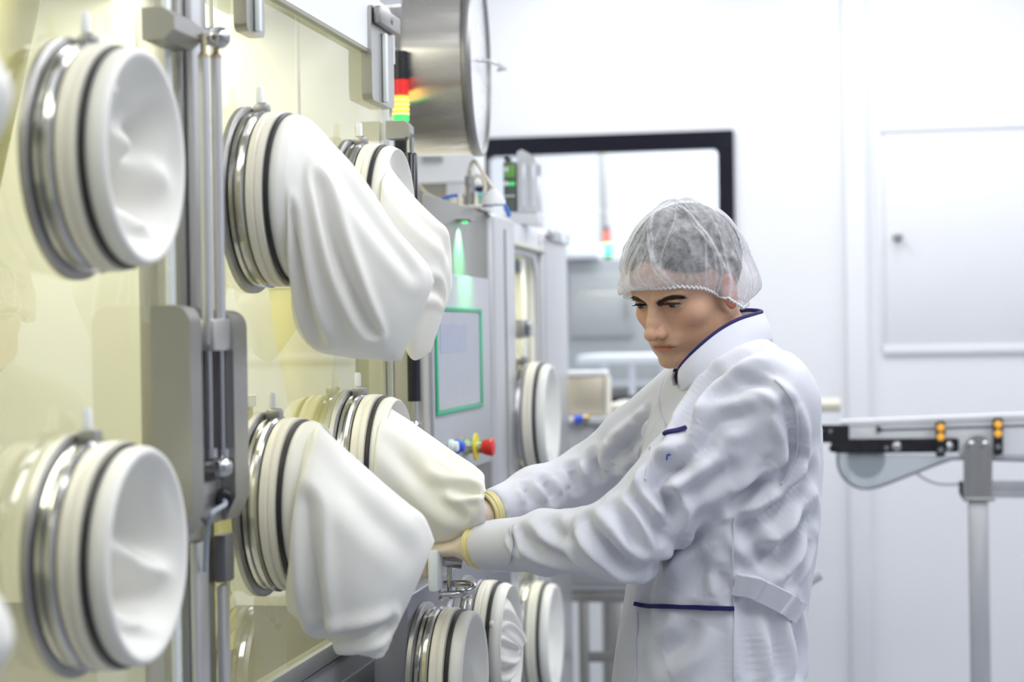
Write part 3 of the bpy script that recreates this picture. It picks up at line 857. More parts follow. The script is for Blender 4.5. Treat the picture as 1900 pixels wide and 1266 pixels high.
sleeve(PC['t2'], t, [(918, 1095, 916, 1300, 3.36, .108), (928, 1105, 930, 1300, 3.36, .10), (942, 1118, 942, 1285, 3.36, .085), (958, 1150, 952, 1262, 3.36, .05), (974, 1190, 958, 1230, 3.36, .015)],
       creases=[((.35, 60), (.95, 20), .03, .02), ((.4, 100), (.95, 120), .03, .02), ((.5, 70), (.9, 75), .02, -.012)], seed=18, wob=.006, m=10)
# U handle, clamp knob and white block on its top
hz = PX(850, 1092, XT).z
Zh = 2.98
hp = [P(800, 1084, Zh + .05), P(835, 1084, Zh + .05), P(866, 1083, Zh + .04), P(879, 1088, Zh + .02), P(872, 1097, Zh), P(855, 1102, Zh - .02), P(820, 1105, Zh - .02)]
G().tube([Vector(q) for q in catmull([tuple(q) for q in hp], 8)], .0062, 14).build('pull_handle', POLISH, tc)
c = P(835, 1078, Zh + .04)
G().tube([c - Vector((0, 0, .02)), c + Vector((0, 0, .03))], .005, 12).build('handle_pin', POLISH, tc)
for q in (hp[-1],):
    G().lathe(q, (-1, 0, 0), [(0, .0065), (0, .009), (.004, .009), (.004, .0065)], 18, closed=True).build('handle_collar', POLISH, tc)
cl = G().tube([P(812, 1038, 3.0), P(826, 1038, 3.0)], .011, 18).build('clamp_knob', STEELD, tc)
G().tube([P(826, 1039, 3.0), P(858, 1043, 3.0), P(861, 1044, 3.0)], [.0115, .0115, .008], 8).build('knob_head', POLISH, cl)
a = P(808, 1058, 2.96)
G().obox(a, Vector((.009, 0, 0)), Vector((0, .02, 0)), Vector((0, 0, .034)), .006).build('white_block', M('white_block', (.8, .84, .84), .4), tc)
G().box((P(905, 1060, 3.2).x, P(905, 1060, 3.2).y, P(905, 1062, 3.2).z), (P(953, 1050, 3.2).x, P(905, 1060, 3.2).y + .03, P(953, 1046, 3.2).z), .006).build('white_handle', M('white_block', (.8, .84, .84), .4), tc)

# ------------------------------------------------------------------ control cabinet (second machine)
X2 = -.78


def y2(u): return PX(u, 600, X2).y


cz1 = PX(925, 402, X2).z
cab = thing('control_cabinet', (X2 - .3, y2(800), 0), 'steel cabinet with touch screen, windowed door and round ports beyond the isolator', 'cabinet')
cy0, cy1, cy2, cy3, cy4 = YE + .075, y2(905), y2(946), y2(1003), y2(1044)
G().box((X2 - .6, cy0, .1), (X2, cy1 - .001, cz1), .004).build('body', M('cabinet_steel', (.27, .27, .24), .33, .55, scale=60, stretch=(1, 1, .06)), cab)
for xq in (X2 - .5, X2 - .06):
    for yq in (cy0 + .06, cy4 - .06):
        G().lathe((xq, yq, 0), (0, 0, 1), [(0, .001), (0, .03), (.02, .03), (.03, .012), (.1, .012)], 16).build('foot', STEELD, cab)
G().box((X2 - .05, cy1, .05), (X2 + .016, cy2, cz1), .012, 4).build('corner_post', ALU, cab)
G().box((X2 + .017, (cy1 + cy2) / 2 - .004, .1), (X2 + .019, (cy1 + cy2) / 2 + .004, cz1 - .03), .0005).build('post_groove', GREYP, cab)
G().box((X2 - .05, cy3, .05), (X2 + .016, cy4, PX(1025, 436, X2).z), .012, 4).build('corner_post', ALU, cab)
G().box((X2 + .018, cy3 + .03, PX(1025, 452, X2).z), (X2 + .032, cy4 - .04, PX(1025, 434, X2).z), .003).build('post_cap', POLISH, cab)
# windowed bay
g = G(); g.box((X2 - .6, cy2, .1), (X2 - .58, cy4, cz1)).box((X2 - .58, cy4 - .02, .1), (X2 - .012, cy4, cz1 - .1)).box((X2 - .58, cy2, .08), (X2 - .012, cy4, .1)).box((X2 - .58, cy2, cz1 - .06), (X2 - .012, cy4 - .021, cz1 - .05))
g.build('bay_wall', CREAMW, cab)
zr = PX(970, 458, X2).z
G().box((X2 - .06, cy2 + .002, zr + .008), (X2, cy3 - .002, cz1 - .002), .004).build('head_panel', WHITEP, cab)
G().box((X2 - .03, cy2 + .002, zr - .004), (X2 + .014, cy3 + .03, zr + .006), .002).build('shelf_rail', CREAM, cab)
# window frame of the bay: white sheet with rounded opening
zb0 = .35; zw1 = PX(975, 475, X2).z
inner = rrect((cy2 + cy3) / 2 - .02, (zb0 + zw1) / 2, (cy3 - cy2) / 2 - .03, (zw1 - zb0) / 2, .06, 6)
ox0, ox1, oz0, oz1 = cy2 + .002, cy3 - .002, .12, zr - .006
cxm, czm = (ox0 + ox1) / 2, (oz0 + oz1) / 2
outp = []
for (a, b) in inner:
    outp.append((min(max(a + (.05 if a > cxm else -.05), ox0), ox1), oz1 if b > zw1 - .07 else (oz0 if b < zb0 + .07 else b)))
V = []; Fc = []; n = len(inner)
for X in (X2 - .02, X2 - .006):
    V += [(X, a, b) for a, b in outp] + [(X, a, b) for a, b in inner]
for i in range(n):
    j = (i + 1) % n
    Fc += [(i, j, n + j, n + i), (2 * n + i, 3 * n + i, 3 * n + j, 2 * n + j), (n + i, n + j, 3 * n + j, 3 * n + i), (i, 2 * n + i, 2 * n + j, j)]
G().add(V, Fc).build('bay_door', WHITEP, cab)
G().box((X2 - .017, cy2 + .01, .3), (X2 - .012, cy3 - .01, zw1 + .01)).build('bay_glass', GLASS, cab)
G().tube([(X2 - .004, a, b) for a, b in inner] + [(X2 - .004, inner[0][0], inner[0][1])], .003, 8, cap=False).build('window_gasket', GREYP, cab)
q = PX(960, 611, X2)
lt = G().box((X2 - .004, q.y - .035, q.z - .022), (X2 + .022, q.y + .045, q.z + .022), .003).build('latch', STEELD, cab)
G().box((X2 + .0225, q.y - .01, q.z - .018), (X2 + .034, q.y + .04, q.z + .018), .004).build('latch_lever', POLISH, lt)
# HMI panel
pz1, pz0 = PX(868, 514, X2).z, PX(868, 868, X2).z
py1 = PX(899, 600, X2).y
pn = G().box((X2 + .001, cy0 + .002, pz0), (X2 + .012, py1, pz1), .003).build('control_panel', M('panel_grey', (.50, .51, .54), .4), cab)
SX = X2 + .014
sz1, sz0 = PX(868, 572, SX).z, PX(868, 760, SX).z
sy1 = PX(893, 600, SX).y
GRN = M('green_bezel', (.03, .42, .22), .4)
for a, b in (((cy0 + .01, sz1 - .008), (sy1, sz1)), ((cy0 + .01, sz0), (sy1, sz0 + .008)), ((sy1 - .02, sz0 + .008), (sy1, sz1 - .008)), ((cy0 + .01, sz0 + .008), (cy0 + .025, sz1 - .008))):
    G().box((X2 + .0125, a[0], a[1]), (X2 + .0165, b[0], b[1]), .001).build('green_bezel', GRN, pn)
G().box((X2 + .0125, cy0 + .026, sz0 + .009), (X2 + .0145, sy1 - .021, sz1 - .009)).build('screen', M('screen_grey', (.36, .38, .44), .18), pn)
G().box((X2 + .0147, cy0 + .05, (sz0 + sz1) / 2 + .015), (X2 + .015, sy1 - .16, (sz0 + sz1) / 2 + .07)).build('screen_field', M('screen_field', (.30, .33, .46), .2), pn)
# emergency stop and its neighbours
q = PX(862, 830, X2 + .013)
es = G().lathe(q, (1, 0, 0), [(0, .001), (0, .017), (.01, .017), (.01, .013), (.022, .013), (.022, .001)], 28).build('emergency_stop', M('brass_chrome', (.72, .7, .5), .2, 1), cab)
G().lathe(q, (1, 0, 0), [(.0225, .001), (.0225, .0285), (.026, .0285), (.026, .001)], 36).build('yellow_collar', M('signal_yellow', (.85, .66, .02), .4), es)
G().lathe(q, (1, 0, 0), [(.0265, .001), (.0265, .0125), (.036, .0125), (.036, .001)], 28).build('chrome_neck', M('brass_chrome', (.72, .7, .5), .2, 1), es)
G().lathe(q, (1, 0, 0), [(.0365, .001), (.0365, .013), (.046, .0165), (.056, .0185), (.060, .0175), (.062, .012), (.0625, .0005)], 32).build('red_button', M('signal_red', (.75, .03, .03), .35), es)
for (u, mat_) in ((846, M('blue_plastic', (.05, .12, .75), .35)), (834, M('white_insert', (.82, .88, .86), .35))):
    qq = PX(u, 829, X2 + .013)
    G().lathe(qq, (1, 0, 0), [(0, .001), (0, .014), (.008, .014), (.008, .011), (.016, .0105), (.018, .008), (.018, .0005)], 24).build('push_button', mat_, cab)
# ports of the windowed bay
k = .27 / .25
PC['c1'] = PX(958, 775, X2 - .005); PC['c2'] = PX(960, 1186, X2 - .005)
PC['c2'].y = PC['c1'].y
for kk, lb in (('c1', 'cream sleeve tucked into the upper port of the windowed cabinet bay'), ('c2', 'cream sleeve tucked into the lower port of the windowed cabinet bay')):
    port(PC[kk], cab, r=.135, tab=(kk == 'c1'))
    t = thing('glove_sleeve', PC[kk] + Vector((.035, 0, 0)), lb, 'glove', 'rubber sleeves on the round glove ports')
    cuff(PC[kk], t, r=.135)
    dish(PC[kk], t, r=.135, depth=.05, seed=22)

# ------------------------------------------------------------------ things on top of the cabinet
TZ = cz1
# signal tower
TY = 3.72
tp = PY(743, 150, TY)
sg = thing('signal_tower', (tp.x, TY, TZ), 'stack light with black cap over red, yellow and green lenses, beside steel drum', 'signal light')


def tz(v): return PY(743, v, TY).z


def drum_(v0, v1, r, mat, name, n=28, bev=.001):
    z0_, z1_ = tz(v1), tz(v0)
    G().lathe((tp.x, TY, z0_), (0, 0, 1), [(0.0002, .001), (0.0002, r - bev), (bev, r), (z1_ - z0_ - bev, r), (z1_ - z0_ - .0002, r - bev), (z1_ - z0_ - .0002, .001)], n).build(name, mat, sg)


RT = .0165
drum_(95, 148, RT, BLACKP, 'black_cap')
drum_(148, 178, RT, M('lens_red', (.75, .02, .02), .3, emit=(1, .03, .02), es=.35), 'red_lens')
drum_(178, 212, RT, M('lens_yellow', (.95, .6, .05), .3, emit=(1, .45, .04), es=1.6), 'yellow_lens')
drum_(212, 226, RT, M('lens_green', (.1, .8, .2), .3, emit=(.05, 1, .15), es=1.2), 'green_lens')
for i_ in range(4):
    q_ = tz(211 - i_ * 8.5)
    G().lathe((tp.x, TY, q_ - .0018), (0, 0, 1), [(0, RT + .0001), (0, RT + .0008), (.0018, RT + .0008), (.0018, RT + .0001)], 28, closed=True).build('lens_rib', M('lens_bright', (1, .8, .3), .3, emit=(1, .72, .25), es=3.5), sg)
drum_(226, 345, RT * .95, BLACKP, 'pole')
G().lathe((tp.x, TY, TZ), (0, 0, 1), [(0, .03), (.006, .03), (.01, RT * .9), (tz(345) - TZ, RT * .9)], 24).build('base', BLACKP, sg)
# stainless drum with axis along X
DZ = 4.02
fc = P(893, 112, DZ)
ax = Vector((math.cos(math.radians(5)), math.sin(math.radians(5)), 0))
BR = M('brushed_drum', (.78, .74, .68), .27, 1.0, bump=.0003, scale=30, stretch=(.05, 1.5, 1.5), aniso=.96, tangent='X')
dr = thing('steel_drum', fc - ax * .1, 'large round brushed steel drum with a white end face above the cabinet', 'drum')
rD = 178 / 3400 * DZ
G().lathe(fc, ax, [(-.150, rD * .60), (-.150, rD * .93), (-.146, rD * .97), (-.137, rD * .985), (-.03, rD * .985), (-.022, rD * .99)], 96).build('shell', BR, dr)
G().lathe(fc, ax, [(-.021, rD * .985), (-.016, rD * 1.0), (-.004, rD * 1.0), (0, rD * .99), (0, rD * .965), (-.006, rD * .96), (-.021, rD * .96)], 96, closed=True).build('rim', STEELD, dr)
G().lathe(fc, ax, [(-.008, .0005), (-.008, rD * .3), (-.0085, rD * .6), (-.009, rD * .959)], 96).build('end_face', M('enamel_white', (.93, .93, .95), .25), dr)
G().lathe(fc, ax, [(-.36, rD * .56), (-.28, rD * .58), (-.1505, rD * .60)], 64).build('neck', BR, dr)
hk = fc + Vector((0, 0, .0))
G().tube([fc + ax * (-.008), fc + ax * .012 + Vector((0, .01, 0)), fc + ax * .018 + Vector((0, .1, .005)), fc + ax * .018 + Vector((0, rD * .93, .008)), fc + ax * -.002 + Vector((0, rD * 1.0, .008))], .004, 10).build('latch_bar', POLISH, dr)
G().tube([fc + ax * -.1 + Vector((-.2, 0, -rD * .3)), fc + ax * -.1 + Vector((-.2, 0, -(fc.z - TZ - .002)))], .02, 18).build('support_post', STEELD, dr)
# white wall unit with grille
WY = 5.0
a, b = PY(775, 282, WY), PY(884, 372, WY)
wu = thing('wall_unit', (XL, WY, b.z), 'white box-shaped air unit with ribbed grille, on left wall under the drum', 'air unit')
zmid = PY(830, 340, WY).z
G().box((XL, WY, zmid), (b.x, WY + .14, a.z + .01), .008).build('housing', WHITEP, wu)
G().box((XL, WY + .015, b.z), (b.x - .03, WY + .13, zmid - .0005), .004).build('grille_back', M('taupe_panel', (.42, .4, .36), .5), wu)
x = PY(775, 350, WY).x
for i in range(17):
    xq = x + i * .0087
    G().box((xq, WY + .003, b.z + .004), (xq + .005, WY + .014, zmid - .004), .001).build('grille_slat', M('slat_beige', (.5, .48, .4), .5), wu)
G().box((b.x - .085, WY - .004, b.z - .0), (b.x - .03, WY + .015, zmid - .001), .003).build('side_block', LGREYP, wu)
G().box((PY(777, 285, WY - .3).x, WY - .02, PY(777, 303, WY).z), (PY(786, 285, WY).x, WY, PY(777, 283, WY).z), .002).build('bracket_tab', GREYP, wu)
# hoses and fittings
HY = 3.95
HC = M('hose_cream', (.82, .76, .62), .4); HB = M('hose_blue', (.04, .2, .75), .35)


def hp_(*q): return [PY(u, v, HY + (0 if len(r_) == 0 else r_[0])) for (u, v, *r_) in q]


def hose(pts, r, mat, label):
    o = curve_tube(hp_(*pts), r, 10, 8).build('hose', mat)
    tag(o, label, 'hose', 'hoses on top of the control cabinet')


mf = thing('valve_manifold', PY(850, 400, HY), 'cluster of small valves and white fittings on top of steel cabinet', 'valve')
z0_ = TZ + .001
a, b = PY(795, 400, HY), PY(901, 400, HY)
G().box((a.x, HY - .05, z0_), (b.x, HY + .08, z0_ + .012), .003).build('base_rail', M('manifold_alu', (.7, .68, .6), .35, .8), mf)
random.seed(3)
for i in range(11):
    u = 802 + i * 10.2
    q = PY(u, 395, HY + random.uniform(-.03, .04))
    hh = random.uniform(.012, .03)
    G().lathe((q.x, q.y, z0_ + .0125), (0, 0, 1), [(0, .0055), (hh * .5, .0055), (hh * .5, .004), (hh, .004), (hh, .0005)], 12).build('fitting', random.choice([CREAM, WHITEP, STEELD]), mf)
q = PY(872, 380, HY)
G().lathe((q.x, q.y, z0_ + .0125), (0, 0, 1), [(0, .013), (.02, .013), (.02, .008), (.045, .008), (.045, .011), (.065, .011), (.065, .004), (.08, .004), (.08, .0005)], 20).build('regulator', STEELD, mf)
q = PY(888, 385, HY)
G().box((q.x - .008, q.y - .01, z0_ + .0125), (q.x + .01, q.y + .01, z0_ + .04), .003).build('green_block', M('green_plastic', (.2, .55, .4), .4), mf)
q = PY(915, 388, HY)
G().lathe((q.x, q.y, z0_ + .0125), (0, 0, 1), [(0, .028), (.012, .027), (.026, .017), (.036, .006), (.036, .0005)], 24).build('white_dome', WHITEP, mf)
hose([(776, 340), (792, 360), (828, 374), (862, 372), (866, 340), (874, 306), (884, 302), (905, 335), (925, 362)], .0042, HC, 'cream hose arching highest and dropping to the right')
hose([(868, 370), (880, 330), (893, 328), (900, 345), (896, 362), (882, 372)], .0046, HC, 'short cream hose curled in a loop beside the regulator')
hose([(776, 394, -.03), (800, 392), (830, 382), (858, 372)], .005, HC, 'cream hose lying low across the cabinet top from the left')
hose([(778, 400, -.02), (800, 401), (826, 396), (850, 384), (862, 374)], .0045, M('hose_pale', (.85, .82, .72), .4), 'pale hose lying frontmost, just above the steel cabinet edge')
hose([(776, 386, .02), (800, 384), (830, 366), (856, 362)], .0034, HB, 'blue hose on the left of the regulator')
hose([(880, 358), (900, 360), (922, 366), (936, 380), (946, 402)], .0042, HB, 'blue hose bending down to the right beside the green display')
hose([(890, 358, .02), (912, 361), (930, 370), (938, 384), (944, 402)], .003, M('hose_blue_pale', (.15, .4, .85), .35), 'thin paler blue hose running along the thicker blue one')
# device with the green display and glossy cover
DY = 4.45
a, b = PY(933, 300, DY), PY(958, 392, DY)
dv = thing('display_device', (a.x, DY, cz1), 'dark device with green lit displays and a clear glossy cover', 'device')
G().box((a.x, DY, b.z), (b.x, DY + .1, a.z), .004).build('housing', M('dark_green_grey', (.12, .15, .13), .35), dv)
for (v0, v1, mt) in ((306, 330, 'g'), (338, 345, 'h'), (362, 366, 'k')):
    p, q = PY(935, v1, DY), PY(956, v0, DY)
    G().box((p.x, DY - .004, p.z), (q.x, DY - .0005, q.z), .001).build('display', {'g': M('display_green', (.12, .3, .08), .3, emit=(.25, .6, .15), es=.25), 'h': M('display_bright', (.1, .7, .2), .3, emit=(.1, .9, .25), es=.5), 'k': LGREYP}[mt], dv)
for v in (315, 341):
    p = PY(940, v, DY); G().lathe((p.x, DY - .0045, p.z), (0, -1, 0), [(0, .006), (.003, .006), (.004, .0005)], 14).build('button', WHITEP, dv)
p = PY(935, 296, DY); G().box((p.x, DY, p.z - .002), (p.x + .012, DY + .05, p.z + .006), .001).build('top_clip', BLACKP, dv)
# cover: three-sided clear box right of it
ca, cb = PY(959, 282, DY), PY(997, 392, DY)
CV = M('glossy_cover', (.88, .9, .94), .08, .2, rvar=.04)
pts = [(ca.x, ca.z), (ca.x + .012, ca.z + .006), (cb.x - .006, ca.z - .012), (cb.x, ca.z - .03), (cb.x, cb.z), (ca.x, cb.z)]
G().prism([(x_, DY, z_) for x_, z_ in pts], (0, .07, 0)).build('cover', CV, dv, auto=30)
for u in (966, 984):
    p, q = PY(u, 384, DY - .004), PY(u + 8, 302, DY - .004)
    G().box((p.x, DY - .006, p.z), (q.x, DY - .0008, q.z), .0025).build('cover_rib', CV, dv)
G().box((a.x + .0, DY + .005, cz1), (cb.x, DY + .095, b.z - .0005), .002).build('plinth', WHITEP, dv)
# added green lamp, spot and hood that put the green glow on the steel
gl = P(868, 407, 1) - EYE
gq = PX(868, 409, X2 + .02)
gm = G().box((X2 - .012, gq.y - .02, gq.z - .002), (X2 + .03, gq.y + .02, gq.z + .003), .001).build('added_lamp_hood', STEELD, cab)
G().lathe((X2 + .014, gq.y, gq.z - .0065), (0, 0, 1), [(0, .0005), (0, .005), (.004, .006), (.004, .0005)], 14).build('added_green_lamp', M('added_lamp_green', (.1, .9, .2), .3, emit=(.1, 1, .25), es=1.5), cab)
l = bpy.data.lights.new('added_green_spot', 'SPOT'); l.energy = 8; l.color = (.12, 1, .3); l.shadow_soft_size = .004; l.spot_size = math.radians(100); l.spot_blend = 1
lo = bpy.data.objects.new('added_green_spot', l); lo.location = (X2 + .02, gq.y, gq.z - .012); lo.rotation_euler = (0, math.radians(25), 0); COL.objects.link(lo)
# ------------------------------------------------------------------ implicit-surface tools (figure)
def nets(f, lo, hi, h):
    """surface nets of an implicit function f(x, y, z) on numpy grids"""
    lo = np.array(lo, float); hi = np.array(hi, float)
    n = np.ceil((hi - lo) / h).astype(int) + 1
    xs = [lo[i] + h * np.arange(n[i]) for i in range(3)]
    X, Y, Z = np.meshgrid(*xs, indexing='ij', sparse=True)
    D = f(X, Y, Z).astype(np.float32)
    ins = D < 0
    nx, ny, nz = n
    def cor(a, b, c): return (slice(a, nx - 1 + a), slice(b, ny - 1 + b), slice(c, nz - 1 + c))
    cnt = np.zeros((nx - 1, ny - 1, nz - 1), np.int8)
    for a in (0, 1):
        for b in (0, 1):
            for c in (0, 1): cnt += ins[cor(a, b, c)]
    act = (cnt > 0) & (cnt < 8)
    I, J, K = np.nonzero(act)
    idx = np.full(act.shape, -1, np.int64); idx[I, J, K] = np.arange(len(I))
    acc = np.zeros((len(I), 3)); num = np.zeros(len(I))
    for ax in range(3):
        o1, o2 = [q for q in range(3) if q != ax]
        for a in (0, 1):
            for b in (0, 1):
                s = [0, 0, 0]; s[o1] = a; s[o2] = b
                e = list(s); e[ax] = 1
                d0 = D[I + s[0], J + s[1], K + s[2]]; d1 = D[I + e[0], J + e[1], K + e[2]]
                m = (d0 < 0) != (d1 < 0)
                t = np.where(m, d0 / np.where(m, d0 - d1, 1), 0)
                p = np.zeros((len(I), 3)); p[:, o1] = a; p[:, o2] = b; p[:, ax] = t
                acc[m] += p[m]; num[m] += 1
    V = lo + h * (np.stack([I, J, K], 1) + acc / num[:, None])
    F = []
    for ax in range(3):
        o1, o2 = [q for q in range(3) if q != ax]
        s0 = [slice(1, -1)] * 3; s0[ax] = slice(0, n[ax] - 1)
        s1 = [slice(1, -1)] * 3; s1[ax] = slice(1, n[ax])
        a_, b_ = ins[tuple(s0)], ins[tuple(s1)]
        ch = a_ != b_
        Q = np.array(np.nonzero(ch)).T
        off = np.ones(3, int); off[ax] = 0
        Q = Q + off
        fl = a_[ch]
        def g(d1, d2):
            R = Q.copy(); R[:, o1] += d1; R[:, o2] += d2
            return idx[R[:, 0], R[:, 1], R[:, 2]]
        q = np.stack([g(-1, -1), g(0, -1), g(0, 0), g(-1, 0)], 1)
        flip = fl if ax != 1 else ~fl
        q[~flip] = q[~flip][:, ::-1]
        F.append(q)
    F = np.concatenate(F)
    return V, F[(F >= 0).all(1)]


def np_mesh(name, V, F, mat, parent=None, smooth_it=0, lam=.5):
    me = bpy.data.meshes.new(name)
    me.vertices.add(len(V)); me.loops.add(F.size); me.polygons.add(len(F))
    k = F.shape[1]
    if smooth_it:
        E = np.concatenate([F[:, [i, (i + 1) % k]] for i in range(k)]); E = np.concatenate([E, E[:, ::-1]])
        deg = np.bincount(E[:, 0], minlength=len(V))[:, None].clip(1)
        for it in range(smooth_it):
            S = np.stack([np.bincount(E[:, 0], V[E[:, 1], c], len(V)) for c in range(3)], 1) / deg
            V = V + (S - V) * lam
    me.vertices.foreach_set('co', np.ascontiguousarray(V, np.float32).ravel())
    me.loops.foreach_set('vertex_index', F.ravel().astype(np.int32))
    me.polygons.foreach_set('loop_start', (np.arange(len(F)) * k).astype(np.int32))
    me.update(calc_edges=True); me.validate()
    me.materials.append(mat); me.shade_smooth()
    o = bpy.data.objects.new(name, me); COL.objects.link(o)
    put(o, parent)
    return o, V


def smin(a, b, k):
    h = np.clip(.5 + .5 * (b - a) / k, 0, 1)
    return b + (a - b) * h - k * h * (1 - h)


def smax(a, b, k): return -smin(-a, -b, k)


def ell(X, Y, Z, c, r, R=None):
    x, y, z = X - c[0], Y - c[1], Z - c[2]
    if R is not None:
        x, y, z = (R[0][0] * x + R[0][1] * y + R[0][2] * z, R[1][0] * x + R[1][1] * y + R[1][2] * z, R[2][0] * x + R[2][1] * y + R[2][2] * z)
    k0 = np.sqrt((x / r[0]) ** 2 + (y / r[1]) ** 2 + (z / r[2]) ** 2)
    k1 = np.sqrt((x / r[0] ** 2) ** 2 + (y / r[1] ** 2) ** 2 + (z / r[2] ** 2) ** 2) + 1e-6
    return k0 * (k0 - 1) / k1


def cap(X, Y, Z, a, b, ra, rb):
    ab = [b[i] - a[i] for i in range(3)]; L2 = sum(q * q for q in ab) + 1e-12
    t = np.clip(((X - a[0]) * ab[0] + (Y - a[1]) * ab[1] + (Z - a[2]) * ab[2]) / L2, 0, 1)
    return np.sqrt((X - a[0] - t * ab[0]) ** 2 + (Y - a[1] - t * ab[1]) ** 2 + (Z - a[2] - t * ab[2]) ** 2) - (ra + (rb - ra) * t)


# ------------------------------------------------------------------ the man
def L3(a, b, t): return a + (b - a) * t


man = thing('person', (-.2, 2.85, 0), 'man in white coat with navy piping and hair cap, reaching into glove sleeve', 'person')

# head: local +y = where the face points, +x = his left, +z = up
YAW, HPITCH, HROLL = math.radians(43), math.radians(19), math.radians(0)
left, tow = -_R, -_F
hy = (left * math.sin(YAW) + tow * math.cos(YAW)); hy.z = 0; hy.normalize()
hxv = hy.cross(Vector((0, 0, 1))) * -1  # his left
hy2 = hy * math.cos(HPITCH) - Vector((0, 0, 1)) * math.sin(HPITCH)
hz2 = Vector((0, 0, 1)) * math.cos(HPITCH) + hy * math.sin(HPITCH)
hxv.normalize()
hx2 = hxv * math.cos(HROLL) + hz2 * math.sin(HROLL); hz2 = hz2 * math.cos(HROLL) - hxv * math.sin(HROLL)
HM = Matrix((hx2, hy2, hz2)).transposed()
# anchor: the point between the eyes
BROW = P(1214, 566, 2.775)
HO = BROW - HM @ Vector((0, .082, 0))


def hw(p): return HO + HM @ Vector(p)


def head_sdf(X, Y, Z):
    AX = np.abs(X)
    d = ell(X, Y, Z, (0, -.014, .036), (.074, .096, .083))
    d = smin(d, ell(X, Y, Z, (0, .030, .030), (.063, .052, .056)), .02)
    d = smin(d, ell(X, Y, Z, (0, .026, -.035), (.0605, .053, .064)), .02)
    d = smin(d, ell(AX, Y, Z, (.032, .022, -.070), (.026, .040, .030)), .02)
    d = smin(d, cap(AX, Y, Z, (.054, -.004, -.050), (.043, .020, -.080), .012, .012), .016)
    d = smin(d, cap(AX, Y, Z, (.043, .020, -.080), (.014, .064, -.094), .013, .012), .018)
    d = smin(d, ell(X, Y, Z, (0, .067, -.093), (.019, .016, .013)), .014)
    d = smin(d, ell(AX, Y, Z, (.041, .048, -.024), (.021, .020, .017)), .016)      # cheekbones
    d = smin(d, cap(AX, Y, Z, (.009, .0820, .0085), (.042, .068, .0145), .0085, .0075), .009)  # brow ridge
    d = smin(d, ell(X, Y, Z, (0, .070, -.062), (.027, .019, .022)), .014)          # muzzle
    # eye sockets
    d = smax(d, -ell(AX, Y, Z, (.030, .0885, -.003), (.0165, .0135, .0105)), .009)
    d = smax(d, -ell(AX, Y, Z, (.0145, .091, -.004), (.006, .012, .010)), .006)
    # lids over the eyeball
    up = smax(cap(AX, Y, Z, (.0305, .0672, -.0005), (.0307, .0672, -.0005), .0142, .0142), -(Z - .0020 + (Y - .0672) * .05 + (AX - .0305) ** 2 * 16), .0015)
    lo = smax(cap(AX, Y, Z, (.0305, .0670, -.0005), (.0307, .0670, -.0005), .0136, .0136), (Z + .0062 - (AX - .0305) ** 2 * 14), .0015)
    d = smin(d, up, .003); d = smin(d, lo, .004)
    # nose
    n = cap(X, Y, Z, (0, .0815, .006), (0, .0985, -.024), .0062, .0068)
    n = smin(n, cap(X, Y, Z, (0, .0985, -.024), (0, .1065, -.0385), .0070, .0078), .005)
    n = smin(n, ell(X, Y, Z, (0, .1075, -.0405), (.0092, .0085, .0082)), .006)
    n = smin(n, ell(AX, Y, Z, (.0122, .0945, -.0430), (.0060, .0098, .0072)), .004)
    n = smin(n, ell(X, Y, Z, (0, .0955, -.0470), (.0045, .011, .0045)), .004)
    n = smin(n, ell(X, Y, Z, (0, .083, -.030), (.0125, .012, .022)), .012)
    d = smin(d, n, .007)
    d = smax(d, -ell(AX, Y, Z, (.0066, .0975, -.0510), (.0034, .0060, .0046)), .0015)
    # mouth
    Zs = Z; Z = Z - .0045
    yl = .0885 - AX ** 2 * 9
    dl = np.sqrt((Y - yl + .0035) ** 2 + (Z + .0665 + AX ** 2 * 5 - .0006 * np.cos(AX * 300)) ** 2) - (.0042 - AX * .10)
    dl = smax(dl, AX - .026, .004); d = smin(d, dl, .0035)
    dl = np.sqrt((Y - yl + .0042) ** 2 + (Z + .0758 - AX ** 2 * 6) ** 2) - (.0052 - AX * .16)
    dl = smax(dl, AX - .022, .004); d = smin(d, dl, .0035)
    gr = np.sqrt(((Y - yl - .0008) / 1.6) ** 2 + ((Z + .0712 + AX ** 2 * 3)) ** 2) - .0017
    gr = smax(gr, AX - .0235, .002); d = smax(d, -gr, .0012)
    d = smax(d, -ell(X, Y, Z, (0, .0935, -.0875), (.016, .006, .0045)), .006)       # hollow under the lower lip
    d = smax(d, -ell(X, Y, Z, (0, .0945, -.0565), (.0022, .0035, .006)), .003)      # philtrum
    Z = Zs
    # ears
    Y = Y - .011
    e = ell(AX, Y, Z, (.0765, -.018, -.010), (.0085, .0165, .029))
    e = smax(e, -ell(AX, Y, Z, (.0855, -.0155, -.008), (.0075, .0105, .020)), .004)
    e = smin(e, ell(AX, Y, Z, (.0745, -.006, -.012), (.006, .005, .008)), .004)
    e = smin(e, cap(AX, Y, Z, (.0805, -.025, .004), (.080, -.0235, -.020), .0028, .0028), .003)
    d = smin(d, e, .004)
    return d


# neck base: where the neck enters the coat (world), brought into head space
NW = P(1358, 715, 2.86)
NECKB = HM.transposed() @ (NW - HO)
NECKB = (NECKB[0], NECKB[1], NECKB[2])
NB2 = tuple(Vector(NECKB) + HM.transposed() @ Vector((0, 0, -.09)))


def head_neck(X, Y, Z):
    d = head_sdf(X, Y, Z)
    d = smin(d, cap(X, Y, Z, (0, -.030, -.040), NECKB, .050, .060), .022)
    d = smin(d, cap(X, Y, Z, NECKB, NB2, .060, .085), .03)
    return d


